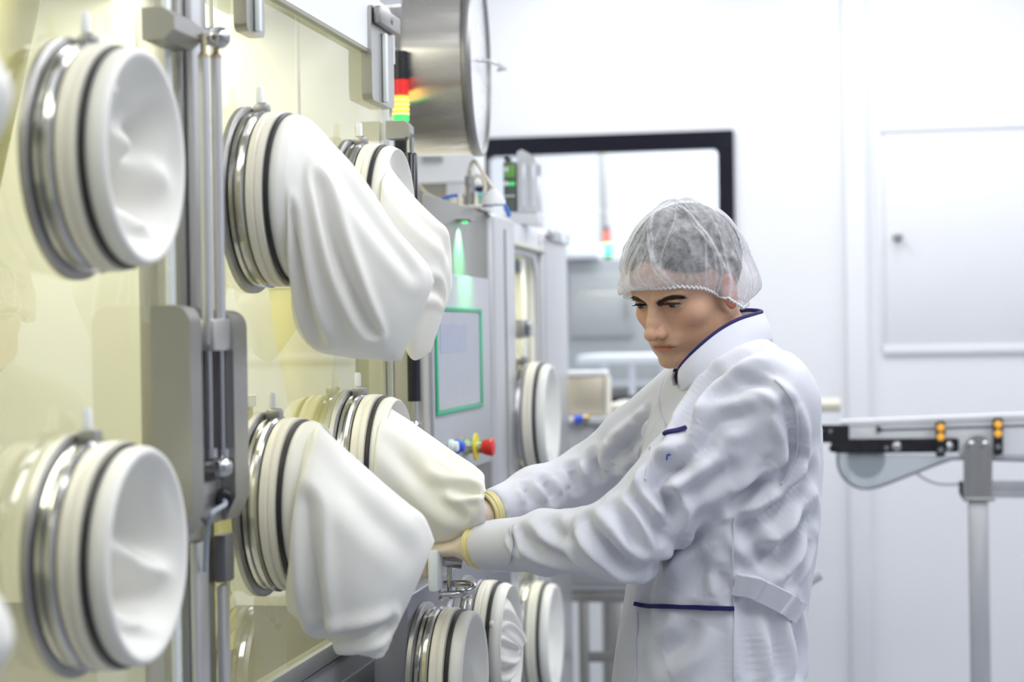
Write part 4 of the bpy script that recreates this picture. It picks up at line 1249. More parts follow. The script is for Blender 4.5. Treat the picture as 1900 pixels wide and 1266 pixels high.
Vh, Fh = nets(head_neck, (-.16, -.24, -.26), (.16, .13, .14), .0021)
SKIN = M('skin', (.64, .385, .25), .48, scale=180, cvar=.05, bump=.00012, sss=.12)
Wv = np.array(HO)[None] + Vh @ np.array(HM.transposed())
headO, Wv = np_mesh('body', Wv, Fh, SKIN, man, smooth_it=1, lam=.4)
# skin colour by place on the face: lips, redder cheeks and ears, beard shade; also painted-in shade at mouth line, nostrils, eye sockets
nt = SKIN.node_tree; bs = nt.nodes['Principled BSDF']
at = nt.nodes.new('ShaderNodeAttribute'); at.attribute_name = 'tone'
mx = nt.nodes.new('ShaderNodeMix'); mx.data_type = 'RGBA'; mx.blend_type = 'MULTIPLY'; mx.inputs[0].default_value = 1
src = bs.inputs['Base Color'].links[0].from_socket
nt.links.new(src, mx.inputs[6]); nt.links.new(at.outputs['Color'], mx.inputs[7]); nt.links.new(mx.outputs[2], bs.inputs['Base Color'])
x, y, z = Vh.T; ax_ = np.abs(x)
col = np.ones((len(Vh), 4))


def tint(mask, c):
    m = np.clip(mask, 0, 1)[:, None]
    col[:, :3] = col[:, :3] * (1 - m) + col[:, :3] * np.array(c)[None] * m


front = np.clip((y - .045) / .02, 0, 1)
lip = np.exp(-((z + 0.0635 + ax_ ** 2 * 5) / .0026) ** 2) + np.exp(-((z + 0.0710 - ax_ ** 2 * 5) / .0040) ** 2)
lip = np.clip(lip * 1.3 - .25, 0, 1) * (y > .066 - 0) * np.clip((.0205 - ax_) / .005, 0, 1) * front
tint(lip, (.80, .44, .42))
tint(np.exp(-((z + 0.0667 + ax_ ** 2 * 3) / .0013) ** 2) * np.clip((.0240 - ax_) / .002, 0, 1) * front, (.32, .2, .19))  # dark line painted into the mouth crease as its shade
tint(.5 * np.exp(-((ax_ - .04) / .016) ** 2 - ((z + .035) / .018) ** 2) * front, (1.03, .80, .76))
tint(.5 * np.exp(-((ax_) / .012) ** 2 - ((z + .042) / .012) ** 2) * front, (1.03, .80, .76))
tint(np.exp(-((ax_ - .0065) / .005) ** 2 - ((z + .0505) / .0035) ** 2) * (y > .088), (.38, .28, .25))  # shade under the nose painted into the skin colour
tint(.30 * np.clip((-.05 - z) / .012, 0, 1) * np.clip((y - .0) / .02, 0, 1) * (1 - lip), (.80, .80, .82))
tint(np.clip((ax_ - .0735) / .004, 0, 1) * (np.abs(z + .01) < .04) * (np.abs(y + .007) < .024), (1.05, .66, .62))
tint(.75 * np.exp(-((ax_ - .030) / .016) ** 2 - ((z + .003) / .011) ** 2) * front, (.78, .66, .62))  # eye-socket shadow painted into the skin colour
for mx_, mz_, sc in ((.047, -.040, .0011), (.052, -.028, .0009), (.010, -.088, .0012), (.058, -.06, .0009)):
    tint(.4 * np.exp(-((x - mx_) ** 2 + (z - mz_) ** 2) / sc ** 2) * (y > 0), (.4, .28, .25))
ca_ = headO.data.color_attributes.new('tone', 'FLOAT_COLOR', 'POINT')
ca_.data.foreach_set('color', col.astype(np.float32).ravel())

# eyes
EW = M('eye_white', (.42, .41, .41), .15, rvar=.02, cvar=.02)
IR = M('iris_brown', (.10, .055, .03), .12, rvar=.02)
PU = M('pupil_black', (.004, .004, .004), .1, rvar=.02)
gz = Vector((-.13, .95, -.24)).normalized()
for s in (-1, 1):
    c = Vector((s * .0305, .0668, -.0005))
    e = G().lathe(hw(c), HM @ gz, [(-.0124 * math.cos(t * math.pi / 20), max(.0001, .0124 * math.sin(t * math.pi / 20))) for t in range(0, 21)], 32).build('eye', EW, man)
    R = .0124
    G().lathe(hw(c), HM @ gz, [(math.sqrt((R + .0002) ** 2 - r * r), r) for r in (.0066, .005, .0035, .0024)], 28).build('iris', IR, e)
    G().lathe(hw(c), HM @ gz, [(math.sqrt((R + .0003) ** 2 - r * r), r) for r in (.0024, .0012, .0001)], 20).build('pupil', PU, e)

# surface lookups on the head
from mathutils.bvhtree import BVHTree
hbvh = BVHTree.FromPolygons([tuple(v) for v in Vh], [tuple(int(i) for i in f) for f in Fh])


def onface(x_, z_):
    h, n, i, d = hbvh.ray_cast(Vector((x_, .2, z_)), Vector((0, -1, 0)))
    return h, n


HAIRM = M('hair_dark', (.025, .018, .014), .55, scale=150, cvar=.4)
random.seed(11)
for s in (-1, 1):
    g = G()
    for k in range(620):
        t = random.random(); 
        bx = .0088 + .0385 * t
        bz = .0010 + .0095 * math.sin(min(t * 1.2, 1) * math.pi * .5) - .0035 * max(0, t - .75) / .25
        wd = .0048 * (1 - .55 * t) + .0008
        o_ = random.uniform(-1, 1) * wd
        h_, n_ = onface(s * bx, bz + o_)
        if h_ is None: continue
        d_ = Vector((s * (.55 + .5 * t), -.15 - .3 * t, (.75 - 1.05 * t) * (1 if o_ < 0 else .2) - .1 * (o_ > 0))).normalized()
        ln = random.uniform(.004, .0065) * min(1, .45 + t * 4)
        p0 = h_ - n_ * .0002; p1 = h_ + d_ * ln * .5 + n_ * .0009; p2 = h_ + d_ * ln + n_ * .0006
        g.tube([hw(p0), hw(p1), hw(p2)], [.00026, .00024, .0001], 4, cap=False)
    o = g.build('eyebrow', HAIRM, man, auto=None)
    g = G()
    for k in range(90):   # lashes
        t = k / 89; a = math.radians(-62 + 124 * t)
        p0 = Vector((s * .0306, .0670, -.0003)) + Vector((s * math.sin(a) * .0138, math.cos(a) * .0138, .0022 - .0035 * math.sin(a) ** 2))
        d_ = Vector((s * math.sin(a), math.cos(a), -.35))
        g.tube([hw(p0), hw(p0 + d_ * .003 + Vector((0, 0, -.0004))), hw(p0 + d_ * .0062 + Vector((0, 0, .0012)))], [.0005, .0004, .0001], 4, cap=False)
    g.build('eyelash', HAIRM, man, auto=None)


# hair: short crop
def hair_sdf(X, Y, Z):
    d = ell(X, Y, Z, (0, -.014, .038), (.0795, .1015, .0895))
    d = smin(d, ell(X, Y, Z, (0, .030, .036), (.066, .054, .057)), .02)
    cut = .040 - (Y - .03) * .9          # hairline: forehead high, nape low
    lim = np.where(Y > .02, .070 - np.abs(X) * .5, np.where(Y > -.03, .040 - (.02 - Y) * 1.2, -.030 - (-.03 - Y) * .5))
    return smax(d, lim - Z, .006)


Vk, Fk = nets(hair_sdf, (-.09, -.13, -.09), (.09, .1, .14), .003)
nn = np.array([noise.noise(Vector(v) * 160) + .6 * noise.noise(Vector(v) * 330) for v in Vk])
cen = Vk - np.array([0, -.01, .03])[None]; cen /= np.linalg.norm(cen, axis=1, keepdims=True)
Vk = Vk + cen * nn[:, None] * .0018
HB2 = M('hair_crop', (.016, .013, .011), .6, scale=260, cvar=.6, bump=.0015)
np_mesh('hair', np.array(HO)[None] + Vk @ np.array(HM.transposed()), Fk, HB2, man)

# ------------------------------------------------------------------ bouffant cap
capm = bpy.data.materials.new('cap_fabric'); capm.use_nodes = True
nt = capm.node_tree; nt.nodes.clear(); Lk = nt.links.new
out = nt.nodes.new('ShaderNodeOutputMaterial'); tr = nt.nodes.new('ShaderNodeBsdfTransparent')
df = nt.nodes.new('ShaderNodeBsdfDiffuse'); df.inputs[0].default_value = (.92, .92, .95, 1)
tl_ = nt.nodes.new('ShaderNodeBsdfTranslucent'); tl_.inputs[0].default_value = (.92, .92, .95, 1)
ad = nt.nodes.new('ShaderNodeMixShader'); ad.inputs[0].default_value = .3; Lk(df.outputs[0], ad.inputs[1]); Lk(tl_.outputs[0], ad.inputs[2])
tc_ = nt.nodes.new('ShaderNodeTexCoord')
n1 = nt.nodes.new('ShaderNodeTexNoise'); n1.inputs['Scale'].default_value = 110; n1.inputs['Detail'].default_value = 6; n1.inputs['Roughness'].default_value = .7
n2 = nt.nodes.new('ShaderNodeTexNoise'); n2.inputs['Scale'].default_value = 24; n2.inputs['Detail'].default_value = 5; n2.inputs['Distortion'].default_value = 1.2
Lk(tc_.outputs['Object'], n1.inputs['Vector']); Lk(tc_.outputs['Object'], n2.inputs['Vector'])
m1 = nt.nodes.new('ShaderNodeMapRange'); m1.inputs[1].default_value = .36; m1.inputs[2].default_value = .68; m1.inputs[3].default_value = .0; m1.inputs[4].default_value = .24
m2 = nt.nodes.new('ShaderNodeMapRange'); m2.inputs[1].default_value = .35; m2.inputs[2].default_value = .7; m2.inputs[3].default_value = .0; m2.inputs[4].default_value = .27
Lk(n1.outputs[0], m1.inputs[0]); Lk(n2.outputs[0], m2.inputs[0])
a1 = nt.nodes.new('ShaderNodeMath'); a1.operation = 'ADD'; Lk(m1.outputs[0], a1.inputs[0]); Lk(m2.outputs[0], a1.inputs[1])
lw = nt.nodes.new('ShaderNodeLayerWeight'); lw.inputs[0].default_value = .35   # thin cloth looks denser edge-on
a2 = nt.nodes.new('ShaderNodeMath'); a2.operation = 'MULTIPLY_ADD'; a2.inputs[1].default_value = .45; Lk(lw.outputs['Facing'], a2.inputs[0]); Lk(a1.outputs[0], a2.inputs[2])
at = nt.nodes.new('ShaderNodeAttribute'); at.attribute_name = 'fold'
a3 = nt.nodes.new('ShaderNodeMath'); a3.operation = 'ADD'; a3.use_clamp = True; Lk(a2.outputs[0], a3.inputs[0]); Lk(at.outputs['Fac'], a3.inputs[1])
mxs = nt.nodes.new('ShaderNodeMixShader'); Lk(a3.outputs[0], mxs.inputs[0]); Lk(tr.outputs[0], mxs.inputs[1]); Lk(ad.outputs[0], mxs.inputs[2]); Lk(mxs.outputs[0], out.inputs[0])

# cap surface: spherical map about the skull; phi around head's z axis, t from hem (0) to crown (1)
NP_, NT_ = 300, 120
_hem = {}


def hem(phi):
    """hem position in head space; phi=0 front, +90 his left ear, 180 nape: lies on the skin"""
    key = round(phi % (2 * math.pi), 5)
    if key in _hem: return _hem[key].copy()
    c_, s_ = math.cos(phi), math.sin(phi)
    dg = math.degrees(math.acos(max(-1, min(1, c_))))
    z_ = float(np.interp(dg, [0, 30, 50, 65, 80, 95, 120, 180], [.030, .025, .012, -.004, -.022, -.042, -.047, -.047]))
    o_ = Vector((0, -.012, z_)); d_ = Vector((s_, c_, 0))
    h_, n_, _, _ = hbvh.ray_cast(o_ + d_ * .2, -d_)
    if h_ is None or z_ < -.02: r = .079 if z_ < 0 else .082
    else: r = (h_ - o_).length + .002
    if z_ < -.02: r = max(r, .083 - .012 * max(0, -c_))
    _hem[key] = o_ + d_ * r
    return _hem[key].copy()


V = []; fold_ = []
random.seed(5)
pl = [(random.uniform(0, 2 * math.pi), random.uniform(.03, .09), random.uniform(.001, .0042)) for _ in range(64)]
for i in range(NT_ + 1):
    t = i / NT_
    for j in range(NP_):
        ph = 2 * math.pi * j / NP_
        h_ = hem(ph)
        # ellipsoid shell of the bouffant, puffed outwards above the hem
        e = t * math.pi / 2
        zc_ = .052
        ctr = Vector((0, -.020, .045))
        puff = 1 + .0 * t
        c_, s_ = math.cos(ph), math.sin(ph)
        back = .5 - .5 * c_
        Rx, Ry, Rz = .092, .132 - .046 * back, .090
        shell = ctr + Vector((Rx * s_ * math.cos(e), Ry * c_ * math.cos(e), Rz * math.sin(e) ** .95))
        # lower drape of the puff: shell's rim sinks with the hem
        drop = h_.z + .012 - ctr.z - .034 * max(0, math.cos(ph + 1.1)) ** 2 + .016 * max(0, math.cos(ph - .9)) ** 2
        shell.z += drop * (1 - math.sin(e)) 
        k = min(1, t / .085); k = math.sin(k * math.pi / 2) ** .6
        p = h_.lerp(shell, k)
        f_ = 0
        amp = math.exp(-t * 1.2) * min(1, t / .05)
        w_ = 0
        for (pc, pw, pa) in pl:
            dphi = (ph - pc - .22 * math.sin(3 * t + pc * 7) + math.pi) % (2 * math.pi) - math.pi
            q = math.exp(-(dphi / pw) ** 2 * 3)
            w_ += q * pa; f_ += q ** 14 * 1.1
        w_ += .0016 * math.sin(ph * 60) * math.exp(-t * 16)
        n_ = (p - ctr).normalized()
        nz = noise.noise(Vector((c_ * 2.2, s_ * 2.2, t * 3.5))) * .006 + noise.noise(Vector((c_ * 6, s_ * 6, t * 6))) * .003
        p = p + n_ * (w_ * amp + nz * min(1, t * 6))
        q_ = Vector((p.x / .083, (p.y + .014) / .1055, (p.z - .038) / .0935))
        if p.z > .03 and q_.length < 1.02: p = Vector((0, -.014, .038)) + (p - Vector((0, -.014, .038))) * (1.02 / q_.length)
        V.append(hw(p)); fold_.append(min(1, f_ * (.35 + .65 * math.exp(-t * 1.5))) * (1 if t < .9 else (1 - t) * 10) * .38 + .02 + .30 * math.exp(-t * 7) * (.5 + .5 * c_))
Fc = [(i * NP_ + j, i * NP_ + (j + 1) % NP_, (i + 1) * NP_ + (j + 1) % NP_, (i + 1) * NP_ + j) for i in range(NT_) for j in range(NP_)]
capo = mesh('hair_cap', V, Fc, capm, man)
capo['label'] = 'thin see-through white hair cap'
fa = capo.data.attributes.new('fold', 'FLOAT', 'POINT'); fa.data.foreach_set('value', np.array(fold_, np.float32))
# crimped elastic hem
g = G(); pts = []
for j in range(721):
    ph = 2 * math.pi * j / 720
    p = hem(ph); n_ = Vector((math.sin(ph), math.cos(ph), 0))
    pts.append(hw(p + n_ * (.0018 + .0022 * math.sin(ph * 90)) + Vector((0, 0, .0016 * math.cos(ph * 90)))))
g.tube(pts, .0017, 6, cap=False); g.build('elastic_hem', M('hem_white', (.85, .85, .88), .7), capo, auto=None)

# ------------------------------------------------------------------ coat
SN, SFr = P(1418, 742, 2.735), P(1285, 748, 3.02)           # near and far shoulder joints
EN, WN = P(1150, 1000, 2.72), P(888, 1013, 2.93)            # near elbow, wrist
EF, WF = P(1085, 893, 3.13), P(902, 953, 3.0)               # far elbow, wrist
tdir = (SN - SFr); tdir.z = 0; tdir.normalize()             # towards his left shoulder
fdir = Vector((0, 0, 1)).cross(tdir) * -1                   # candidate front
if fdir.dot(-_R) < 0: fdir = -fdir
# torso sections: (v, u_front, u_back, half width, Z)
TS = [(640, 1300, 1412, .075, 2.87), (690, 1262, 1444, .12, 2.87), (730, 1240, 1478, .165, 2.87), (790, 1213, 1503, .185, 2.87), (860, 1197, 1511, .185, 2.87),
      (940, 1190, 1510, .175, 2.87), (1020, 1188, 1500, .165, 2.87), (1100, 1168, 1488, .17, 2.88), (1180, 1152, 1480, .18, 2.88), (1266, 1143, 1486, .19, 2.88), (1400, 1128, 1500, .20, 2.88), (1720, 1110, 1520, .215, 2.88)]
ts = []
for v, uf, ub, hwid, Z in TS:
    a, b = P(uf, v, Z), P(ub, v, Z)
    c = (a + b) / 2; dep = (b - a).length / 2
    # the silhouette half-width of the turned ellipse seen from the camera
    ct = abs(tdir.dot(_R)); cf = abs(fdir.dot(_R))
    dd = math.sqrt(max(dep ** 2 - (hwid * ct) ** 2, (.55 * dep) ** 2)) / cf
    ts.append((c.z, c.x, c.y, dd, hwid))
ts = np.array(sorted(ts))


def torso(X, Y, Z, grow=0.0):
    z1 = np.clip(Z, ts[0, 0], ts[-1, 0]).ravel()
    cx, cy, rd, rw = [np.interp(z1, ts[:, 0], ts[:, k]).reshape(Z.shape) for k in (1, 2, 3, 4)]
    rd = rd + grow; rw = rw + grow
    dx, dy = X - cx, Y - cy
    u = dx * tdir.x + dy * tdir.y; v = dx * fdir.x + dy * fdir.y
    p = 2.25
    k = (np.abs(u / rw) ** p + np.abs(v / rd) ** p) ** (1 / p)
    d = (k - 1) * np.minimum(rd, rw)
    return smax(d, Z - (ts[-1, 0] - .03), .03)


def arm(X, Y, Z, S_, E_, W_, r):
    M1 = S_.lerp(E_, .5); M2 = E_.lerp(W_, .5)
    d = cap(X, Y, Z, S_, M1, r[0], r[1])
    d = smin(d, cap(X, Y, Z, M1, E_, r[1], r[2]), .02)
    d = smin(d, cap(X, Y, Z, E_, M2, r[2], r[3]), .03)
    return smin(d, cap(X, Y, Z, M2, W_, r[3], r[4]), .02)


AN = (.078, .066, .056, .045, .0375); AF = (.072, .060, .052, .044, .037)
wdn = (WN - EN).normalized(); wdf = (WF - EF).normalized()
NCK = P(1345, 655, 2.86)


def coat_sdf(X, Y, Z):
    d = torso(X, Y, Z)
    # shoulders slope to the neck
    d = smin(d, cap(X, Y, Z, SN + Vector((0, 0, -.005)), NCK + Vector((.01, 0, -.03)), .070, .062), .04)
    d = smin(d, cap(X, Y, Z, SFr + Vector((0, 0, -.005)), NCK + Vector((.01, 0, -.03)), .066, .062), .04)
    bk = P(1432, 790, 2.88); d = smin(d, ell(X, Y, Z, bk, (.062, .13, .10)), .04)
    a1 = arm(X, Y, Z, SN, EN, WN, AN)
    a2 = arm(X, Y, Z, SFr, EF, WF, AF)
    d = smin(d, a1, .022)
    d = smin(d, a2, .022)
    # open cuffs end cleanly
    pn = (X - WN.x) * wdn.x + (Y - WN.y) * wdn.y + (Z - WN.z) * wdn.z
    near = ((X - WN.x) ** 2 + (Y - WN.y) ** 2 + (Z - WN.z) ** 2) < .07 ** 2
    d = np.where(near, smax(d, pn + .010, .003), d)
    pf = (X - WF.x) * wdf.x + (Y - WF.y) * wdf.y + (Z - WF.z) * wdf.z
    near = ((X - WF.x) ** 2 + (Y - WF.y) ** 2 + (Z - WF.z) ** 2) < .07 ** 2
    d = np.where(near, smax(d, pf + .012, .003), d)
    # neck opening: plane cut + hollow
    d = smax(d, -cap(X, Y, Z, NCK + Vector((-.0, 0, -.02)), NCK + Vector((-.02, 0, .2)), .064, .075), .006)
    d = smax(d, .52 - Z, .004)
    return d


HC_ = .0062
Vc, Fc_ = nets(coat_sdf, (-.86, 2.50, .50), (.02, 3.30, 1.56), HC_)
# normals from the field
def grad(f, V, h=.003):
    X, Y, Z = V.T
    g_ = np.stack([f(X + h, Y, Z) - f(X - h, Y, Z), f(X, Y + h, Z) - f(X, Y - h, Z), f(X, Y, Z + h) - f(X, Y, Z - h)], 1)
    return g_ / (np.linalg.norm(g_, axis=1, keepdims=True) + 1e-9)


# one round of 4-way subdivision of quads for cloth detail
def subdiv(V, F):
    E = np.concatenate([F[:, [i, (i + 1) % 4]] for i in range(4)]); Es = np.sort(E, 1)
    key = Es[:, 0].astype(np.int64) * len(V) + Es[:, 1]
    uk, inv = np.unique(key, return_inverse=True)
    inv = inv.reshape(4, -1).T + len(V)
    a, b = (uk // len(V)).astype(int), (uk % len(V)).astype(int)
    fc = V[F].mean(1)
    nf = len(V) + len(uk) + np.arange(len(F))
    V2 = np.concatenate([V, (V[a] + V[b]) / 2, fc])
    Q = [np.stack([F[:, i], inv[:, i], nf, inv[:, (i + 3) % 4]], 1) for i in range(4)]
    return V2, np.concatenate(Q)


def lap(V, F, it, lam=.5):
    k = F.shape[1]
    E = np.concatenate([F[:, [i, (i + 1) % k]] for i in range(k)]); E = np.concatenate([E, E[:, ::-1]])
    deg = np.bincount(E[:, 0], minlength=len(V))[:, None].clip(1)
    for _ in range(it):
        S = np.stack([np.bincount(E[:, 0], V[E[:, 1], c], len(V)) for c in range(3)], 1) / deg
        V = V + (S - V) * lam
    return V


Vc = lap(Vc, Fc_, 2)
Vc, Fc_ = subdiv(Vc, Fc_)
Vc = lap(Vc, Fc_, 2)
Nc = grad(coat_sdf, Vc)
cb = BVHTree.FromPolygons([tuple(v) for v in Vc], [tuple(int(i) for i in f) for f in Fc_])


def hit(u, v, which=None):
    d = ray(u, v); h_, n_, i_, dist = cb.ray_cast(EYE, d.normalized())
    return h_, n_


# folds: (pixel path of the crease on the cloth, width m, depth m)
FOLDS = [
    # near sleeve
    ([(1270, 862), (1235, 880), (1215, 905), (1240, 940)], .014, .012), ([(1228, 905), (1245, 945), (1232, 985)], .013, .012),
    ([(1180, 925), (1210, 965), (1225, 1010)], .012, .008), ([(1138, 940), (1165, 975), (1178, 1020)], .011, .007),
    ([(1085, 965), (1110, 1000), (1150, 1040), (1185, 1055)], .013, .013), ([(1060, 990), (1080, 1025), (1120, 1055)], .015, .006),
    ([(1022, 972), (1035, 992), (1050, 1006)], .013, .005), ([(968, 990), (1000, 1015), (1060, 1040)], .012, .008), ([(948, 990), (960, 1020)], .008, .005),
    ([(1330, 820), (1270, 860), (1215, 870)], .016, .010), ([(1380, 770), (1330, 790), (1290, 830)], .015, .008), ([(1430, 860), (1400, 900), (1355, 930)], .014, .008),
    ([(1300, 985), (1250, 1020), (1200, 1045)], .016, .010), ([(1345, 870), (1300, 900), (1260, 920)], .016, .008),
    # armpit and back
    ([(1470, 850), (1440, 890), (1400, 915), (1370, 935)], .014, .014), ([(1500, 880), (1450, 930), (1380, 980)], .018, .012), ([(1505, 960), (1460, 1010), (1400, 1050)], .018, .010),
    ([(1455, 760), (1470, 830), (1450, 900)], .012, .010), ([(1490, 930), (1470, 990), (1450, 1040)], .013, .008), ([(1375, 960), (1400, 1010), (1440, 1045)], .014, .008),
    ([(1500, 1000), (1480, 1040), (1462, 1075)], .012, .009),
    # shoulder yoke and chest
    ([(1400, 655), (1350, 690), (1300, 740), (1270, 790)], .016, .010), ([(1330, 700), (1290, 760), (1262, 830)], .013, .009), ([(1440, 700), (1380, 715), (1330, 745)], .016, .007),
    ([(1372, 708), (1420, 715), (1462, 755)], .008, .004),
    # far sleeve
    ([(1190, 800), (1165, 830), (1170, 860), (1200, 870)], .014, .013), ([(1150, 830), (1140, 860), (1165, 900)], .013, .011), ([(1100, 850), (1110, 880), (1140, 925)], .012, .010),
    ([(1060, 870), (1070, 905), (1105, 940)], .011, .009), ([(1010, 895), (1025, 925), (1060, 955)], .010, .008), ([(975, 905), (985, 935)], .009, .006), ([(1205, 770), (1195, 800), (1205, 835)], .012, .008),
    # skirt
    ([(1290, 1150), (1270, 1190), (1230, 1220)], .02, .008), ([(1420, 1120), (1440, 1180), (1450, 1260)], .018, .012), ([(1385, 1110), (1395, 1170), (1400, 1262)], .018, .010),
    ([(1215, 1060), (1200, 1100), (1195, 1160)], .018, .006), ([(1340, 1060), (1350, 1100)], .012, .006), ([(1250, 1000), (1225, 1050)], .016, .006), ([(1460, 1130), (1475, 1200), (1480, 1262)], .014, .01),
    ([(1290, 1010), (1300, 1060), (1290, 1110)], .02, .006),
]
disp = np.zeros(len(Vc))
for path, wd, amp in FOLDS:
    pts = []
    for (u, v) in path:
        h_, n_ = hit(u, v)
        if h_ is not None: pts.append(np.array(h_))
    if len(pts) < 2: continue
    # keep to pieces that stay on one surface
    pts = [p for i, p in enumerate(pts) if i == 0 or np.linalg.norm(p - pts[i - 1]) < .16]
    if len(pts) < 2: continue
    D = catmull(pts, 8); L_ = np.linspace(0, 1, len(D))
    lo_, hi_ = D.min(0) - 4 * wd, D.max(0) + 4 * wd
    m = np.nonzero(((Vc > lo_) & (Vc < hi_)).all(1))[0]
    if not len(m): continue
    dist = np.linalg.norm(Vc[m][:, None] - D[None], axis=2)
    k = dist.argmin(1); best = dist[np.arange(len(m)), k]; t = L_[k]
    x = best / (wd * .85)
    fade = np.sin(np.clip(t * .9 + .05, 0, 1) * np.pi) ** .6
    disp[m] += -amp * 1.7 * fade * (np.exp(-x * x) - .62 * np.exp(-((x - 1.9) / .95) ** 2))
# soft overall unevenness along the cloth
nz = np.array([noise.noise(Vector((v[0] * 9, v[1] * 9, v[2] * 6))) * .006 + (1 - 2 * abs(noise.noise(Vector((v[0] * 15 + 9, v[1] * 15, v[2] * 9))))) * .0026 for v in Vc])
cufd = np.minimum(np.linalg.norm(Vc - np.array(WN), axis=1), np.linalg.norm(Vc - np.array(WF), axis=1))
nz *= np.clip((cufd - .03) / .06, 0, 1)
Vc = Vc + Nc * (disp + nz)[:, None]
Vc = lap(Vc, Fc_, 1, .5)
COAT = M('coat_cotton', (.69, .70, .765), .82, scale=420, cvar=.015, bump=.00012, sheen=.12, spec=.25)
coat, _ = np_mesh('coat', Vc, Fc_, COAT, man)
coat['label'] = 'white work coat'
cb = BVHTree.FromPolygons([tuple(v) for v in Vc], [tuple(int(i) for i in f) for f in Fc_])
NAVY = M('navy_piping', (.007, .005, .10), .75, scale=200)


def ribbon(pix, wd, name, mat, par=coat, lift=.0016, m=10, thick=.0016, ws=3):
    """a strip of cloth laid on the coat along a path"""
    pts = []
    for (u, v) in pix:
        h_, n_ = hit(u, v)
        if h_ is not None: pts.append(tuple(h_))
    D = catmull(pts, m); V = []; Fq = []
    rows = []
    LN = [cb.find_nearest(Vector(p)) for p in D]
    def avg(k, i):
        q = Vector((0, 0, 0)); sel = [LN[min(max(j, 0), len(LN) - 1)][k] for j in range(i - ws, i + ws + 1)]
        for a_ in sel: q = q + a_
        return q / len(sel)
    for i, p in enumerate(D):
        t = Vector(D[min(i + 1, len(D) - 1)]) - Vector(D[max(i - 1, 0)]); t.normalize()
        loc = avg(0, i) if ws < i < len(D) - ws - 1 else LN[i][0]; n_ = avg(1, i).normalized()
        b = t.cross(n_).normalized()
        rows.append([loc + b * wd + n_ * .0003, loc + b * wd + n_ * (lift + thick), loc - b * wd + n_ * (lift + thick), loc - b * wd + n_ * .0003])
    for r_ in rows: V += r_
    for i in range(len(rows) - 1):
        for k in range(4):
            Fq.append((i * 4 + k, i * 4 + (k + 1) % 4, i * 4 + 4 + (k + 1) % 4, i * 4 + 4 + k))
    Fq += [(0, 1, 2, 3), tuple(len(V) - 4 + k for k in range(4))[::-1]]
    g = G().add(V, Fq)
    return g.build(name, mat, par)


ribbon([(1181, 1121), (1200, 1125), (1260, 1127), (1320, 1128), (1359, 1129)], .0032, 'pocket_piping', NAVY, lift=.006, ws=2)
ribbon([(1233, 808), (1250, 802), (1271, 795)], .0030, 'pocket_piping', NAVY, lift=.003)
ribbon([(1156, 1104), (1158, 1114)], .0030, 'pocket_piping', NAVY)
# pocket patch edges, side seam and placket as low ridges
for nm, pix in (('seam', [(1362, 960), (1361, 1040), (1361, 1120), (1362, 1200), (1362, 1262)]), ('seam', [(1183, 1135), (1181, 1190), (1180, 1262)]), ('seam', [(1232, 700), (1225, 760), (1212, 830), (1196, 890)]),
                ('cuff_seam', [(948, 978), (951, 1000), (950, 1025), (945, 1046)]), ('seam', [(1438, 705), (1466, 735), (1480, 780), (1478, 850), (1450, 900)])):
    ribbon(pix, .0012, nm, COAT, lift=.0022, thick=.0008, ws=2)
# martingale belt at the back with button end
bl = ribbon([(1364, 1080), (1400, 1088), (1436, 1104), (1462, 1122), (1480, 1136)], .0165, 'back_belt', COAT, lift=.007, thick=.003, ws=12)
# logo sliver on the chest
lg = ribbon([(1237, 853), (1238, 845), (1240, 843), (1244, 844)], .0009, 'chest_logo', M('logo_blue', (.02, .04, .5), .5), lift=.001, thick=.0006, m=4)
# buttons
for (u, v) in ((1252, 704), (1210, 828)):
    h_, n_ = hit(u, v)
    if h_ is not None:
        G().lathe(h_ + n_ * .001, n_, [(0, .0052), (.002, .0052), (.0026, .0035), (.0018, .0005)], 18).build('button', M('button_white', (.8, .8, .84), .3), coat)

# stand-up collar with navy edge: loops round the neck, open at the throat
rim = [P(1262, 697, 2.775), P(1262, 682, 2.76), P(1290, 650, 2.745), P(1330, 616, 2.755), P(1368, 594, 2.78), P(1402, 583, 2.83), P(1413, 579, 2.88), P(1402, 576, 2.92), P(1375, 577, 2.955), P(1335, 590, 2.97), P(1295, 625, 2.95), P(1265, 660, 2.90), P(1252, 690, 2.83)]
base = [P(1263, 712, 2.775), P(1268, 722, 2.755), P(1296, 706, 2.735), P(1338, 675, 2.74), P(1382, 650, 2.77), P(1420, 636, 2.82), P(1432, 630, 2.88), P(1420, 625, 2.93), P(1382, 632, 2.98), P(1335, 650, 3.0), P(1290, 680, 2.98), P(1262, 702, 2.92), P(1250, 712, 2.83)]
Dr, Db = catmull([tuple(p) for p in rim], 8), catmull([tuple(p) for p in base], 8)
V = []; nr_ = len(Dr); K_ = 10
ccen = Vector(Db.mean(0))
for i in range(nr_):
    for k in range(K_ + 1):
        t = k / K_; p = Vector(Db[i]).lerp(Vector(Dr[i]), t)
        o_ = Vector((p.x - ccen.x, p.y - ccen.y, 0)).normalized()
        p = p + o_ * (.004 * math.sin(t * math.pi) - .012 * max(0, .25 - t) * 0) + Vector((0, 0, -.03 * max(0, .12 - t)))
        V.append(p)
Fq = [(i * (K_ + 1) + k, (i + 1) * (K_ + 1) + k, (i + 1) * (K_ + 1) + k + 1, i * (K_ + 1) + k + 1) for i in range(nr_ - 1) for k in range(K_)]
co = mesh('collar', V, Fq, COAT, coat)
sm = co.modifiers.new('thick', 'SOLIDIFY'); sm.thickness = .003; sm.offset = 0
G().tube([Vector(p) for p in Dr], .0032, 8).build('collar_piping', NAVY, coat, auto=None)

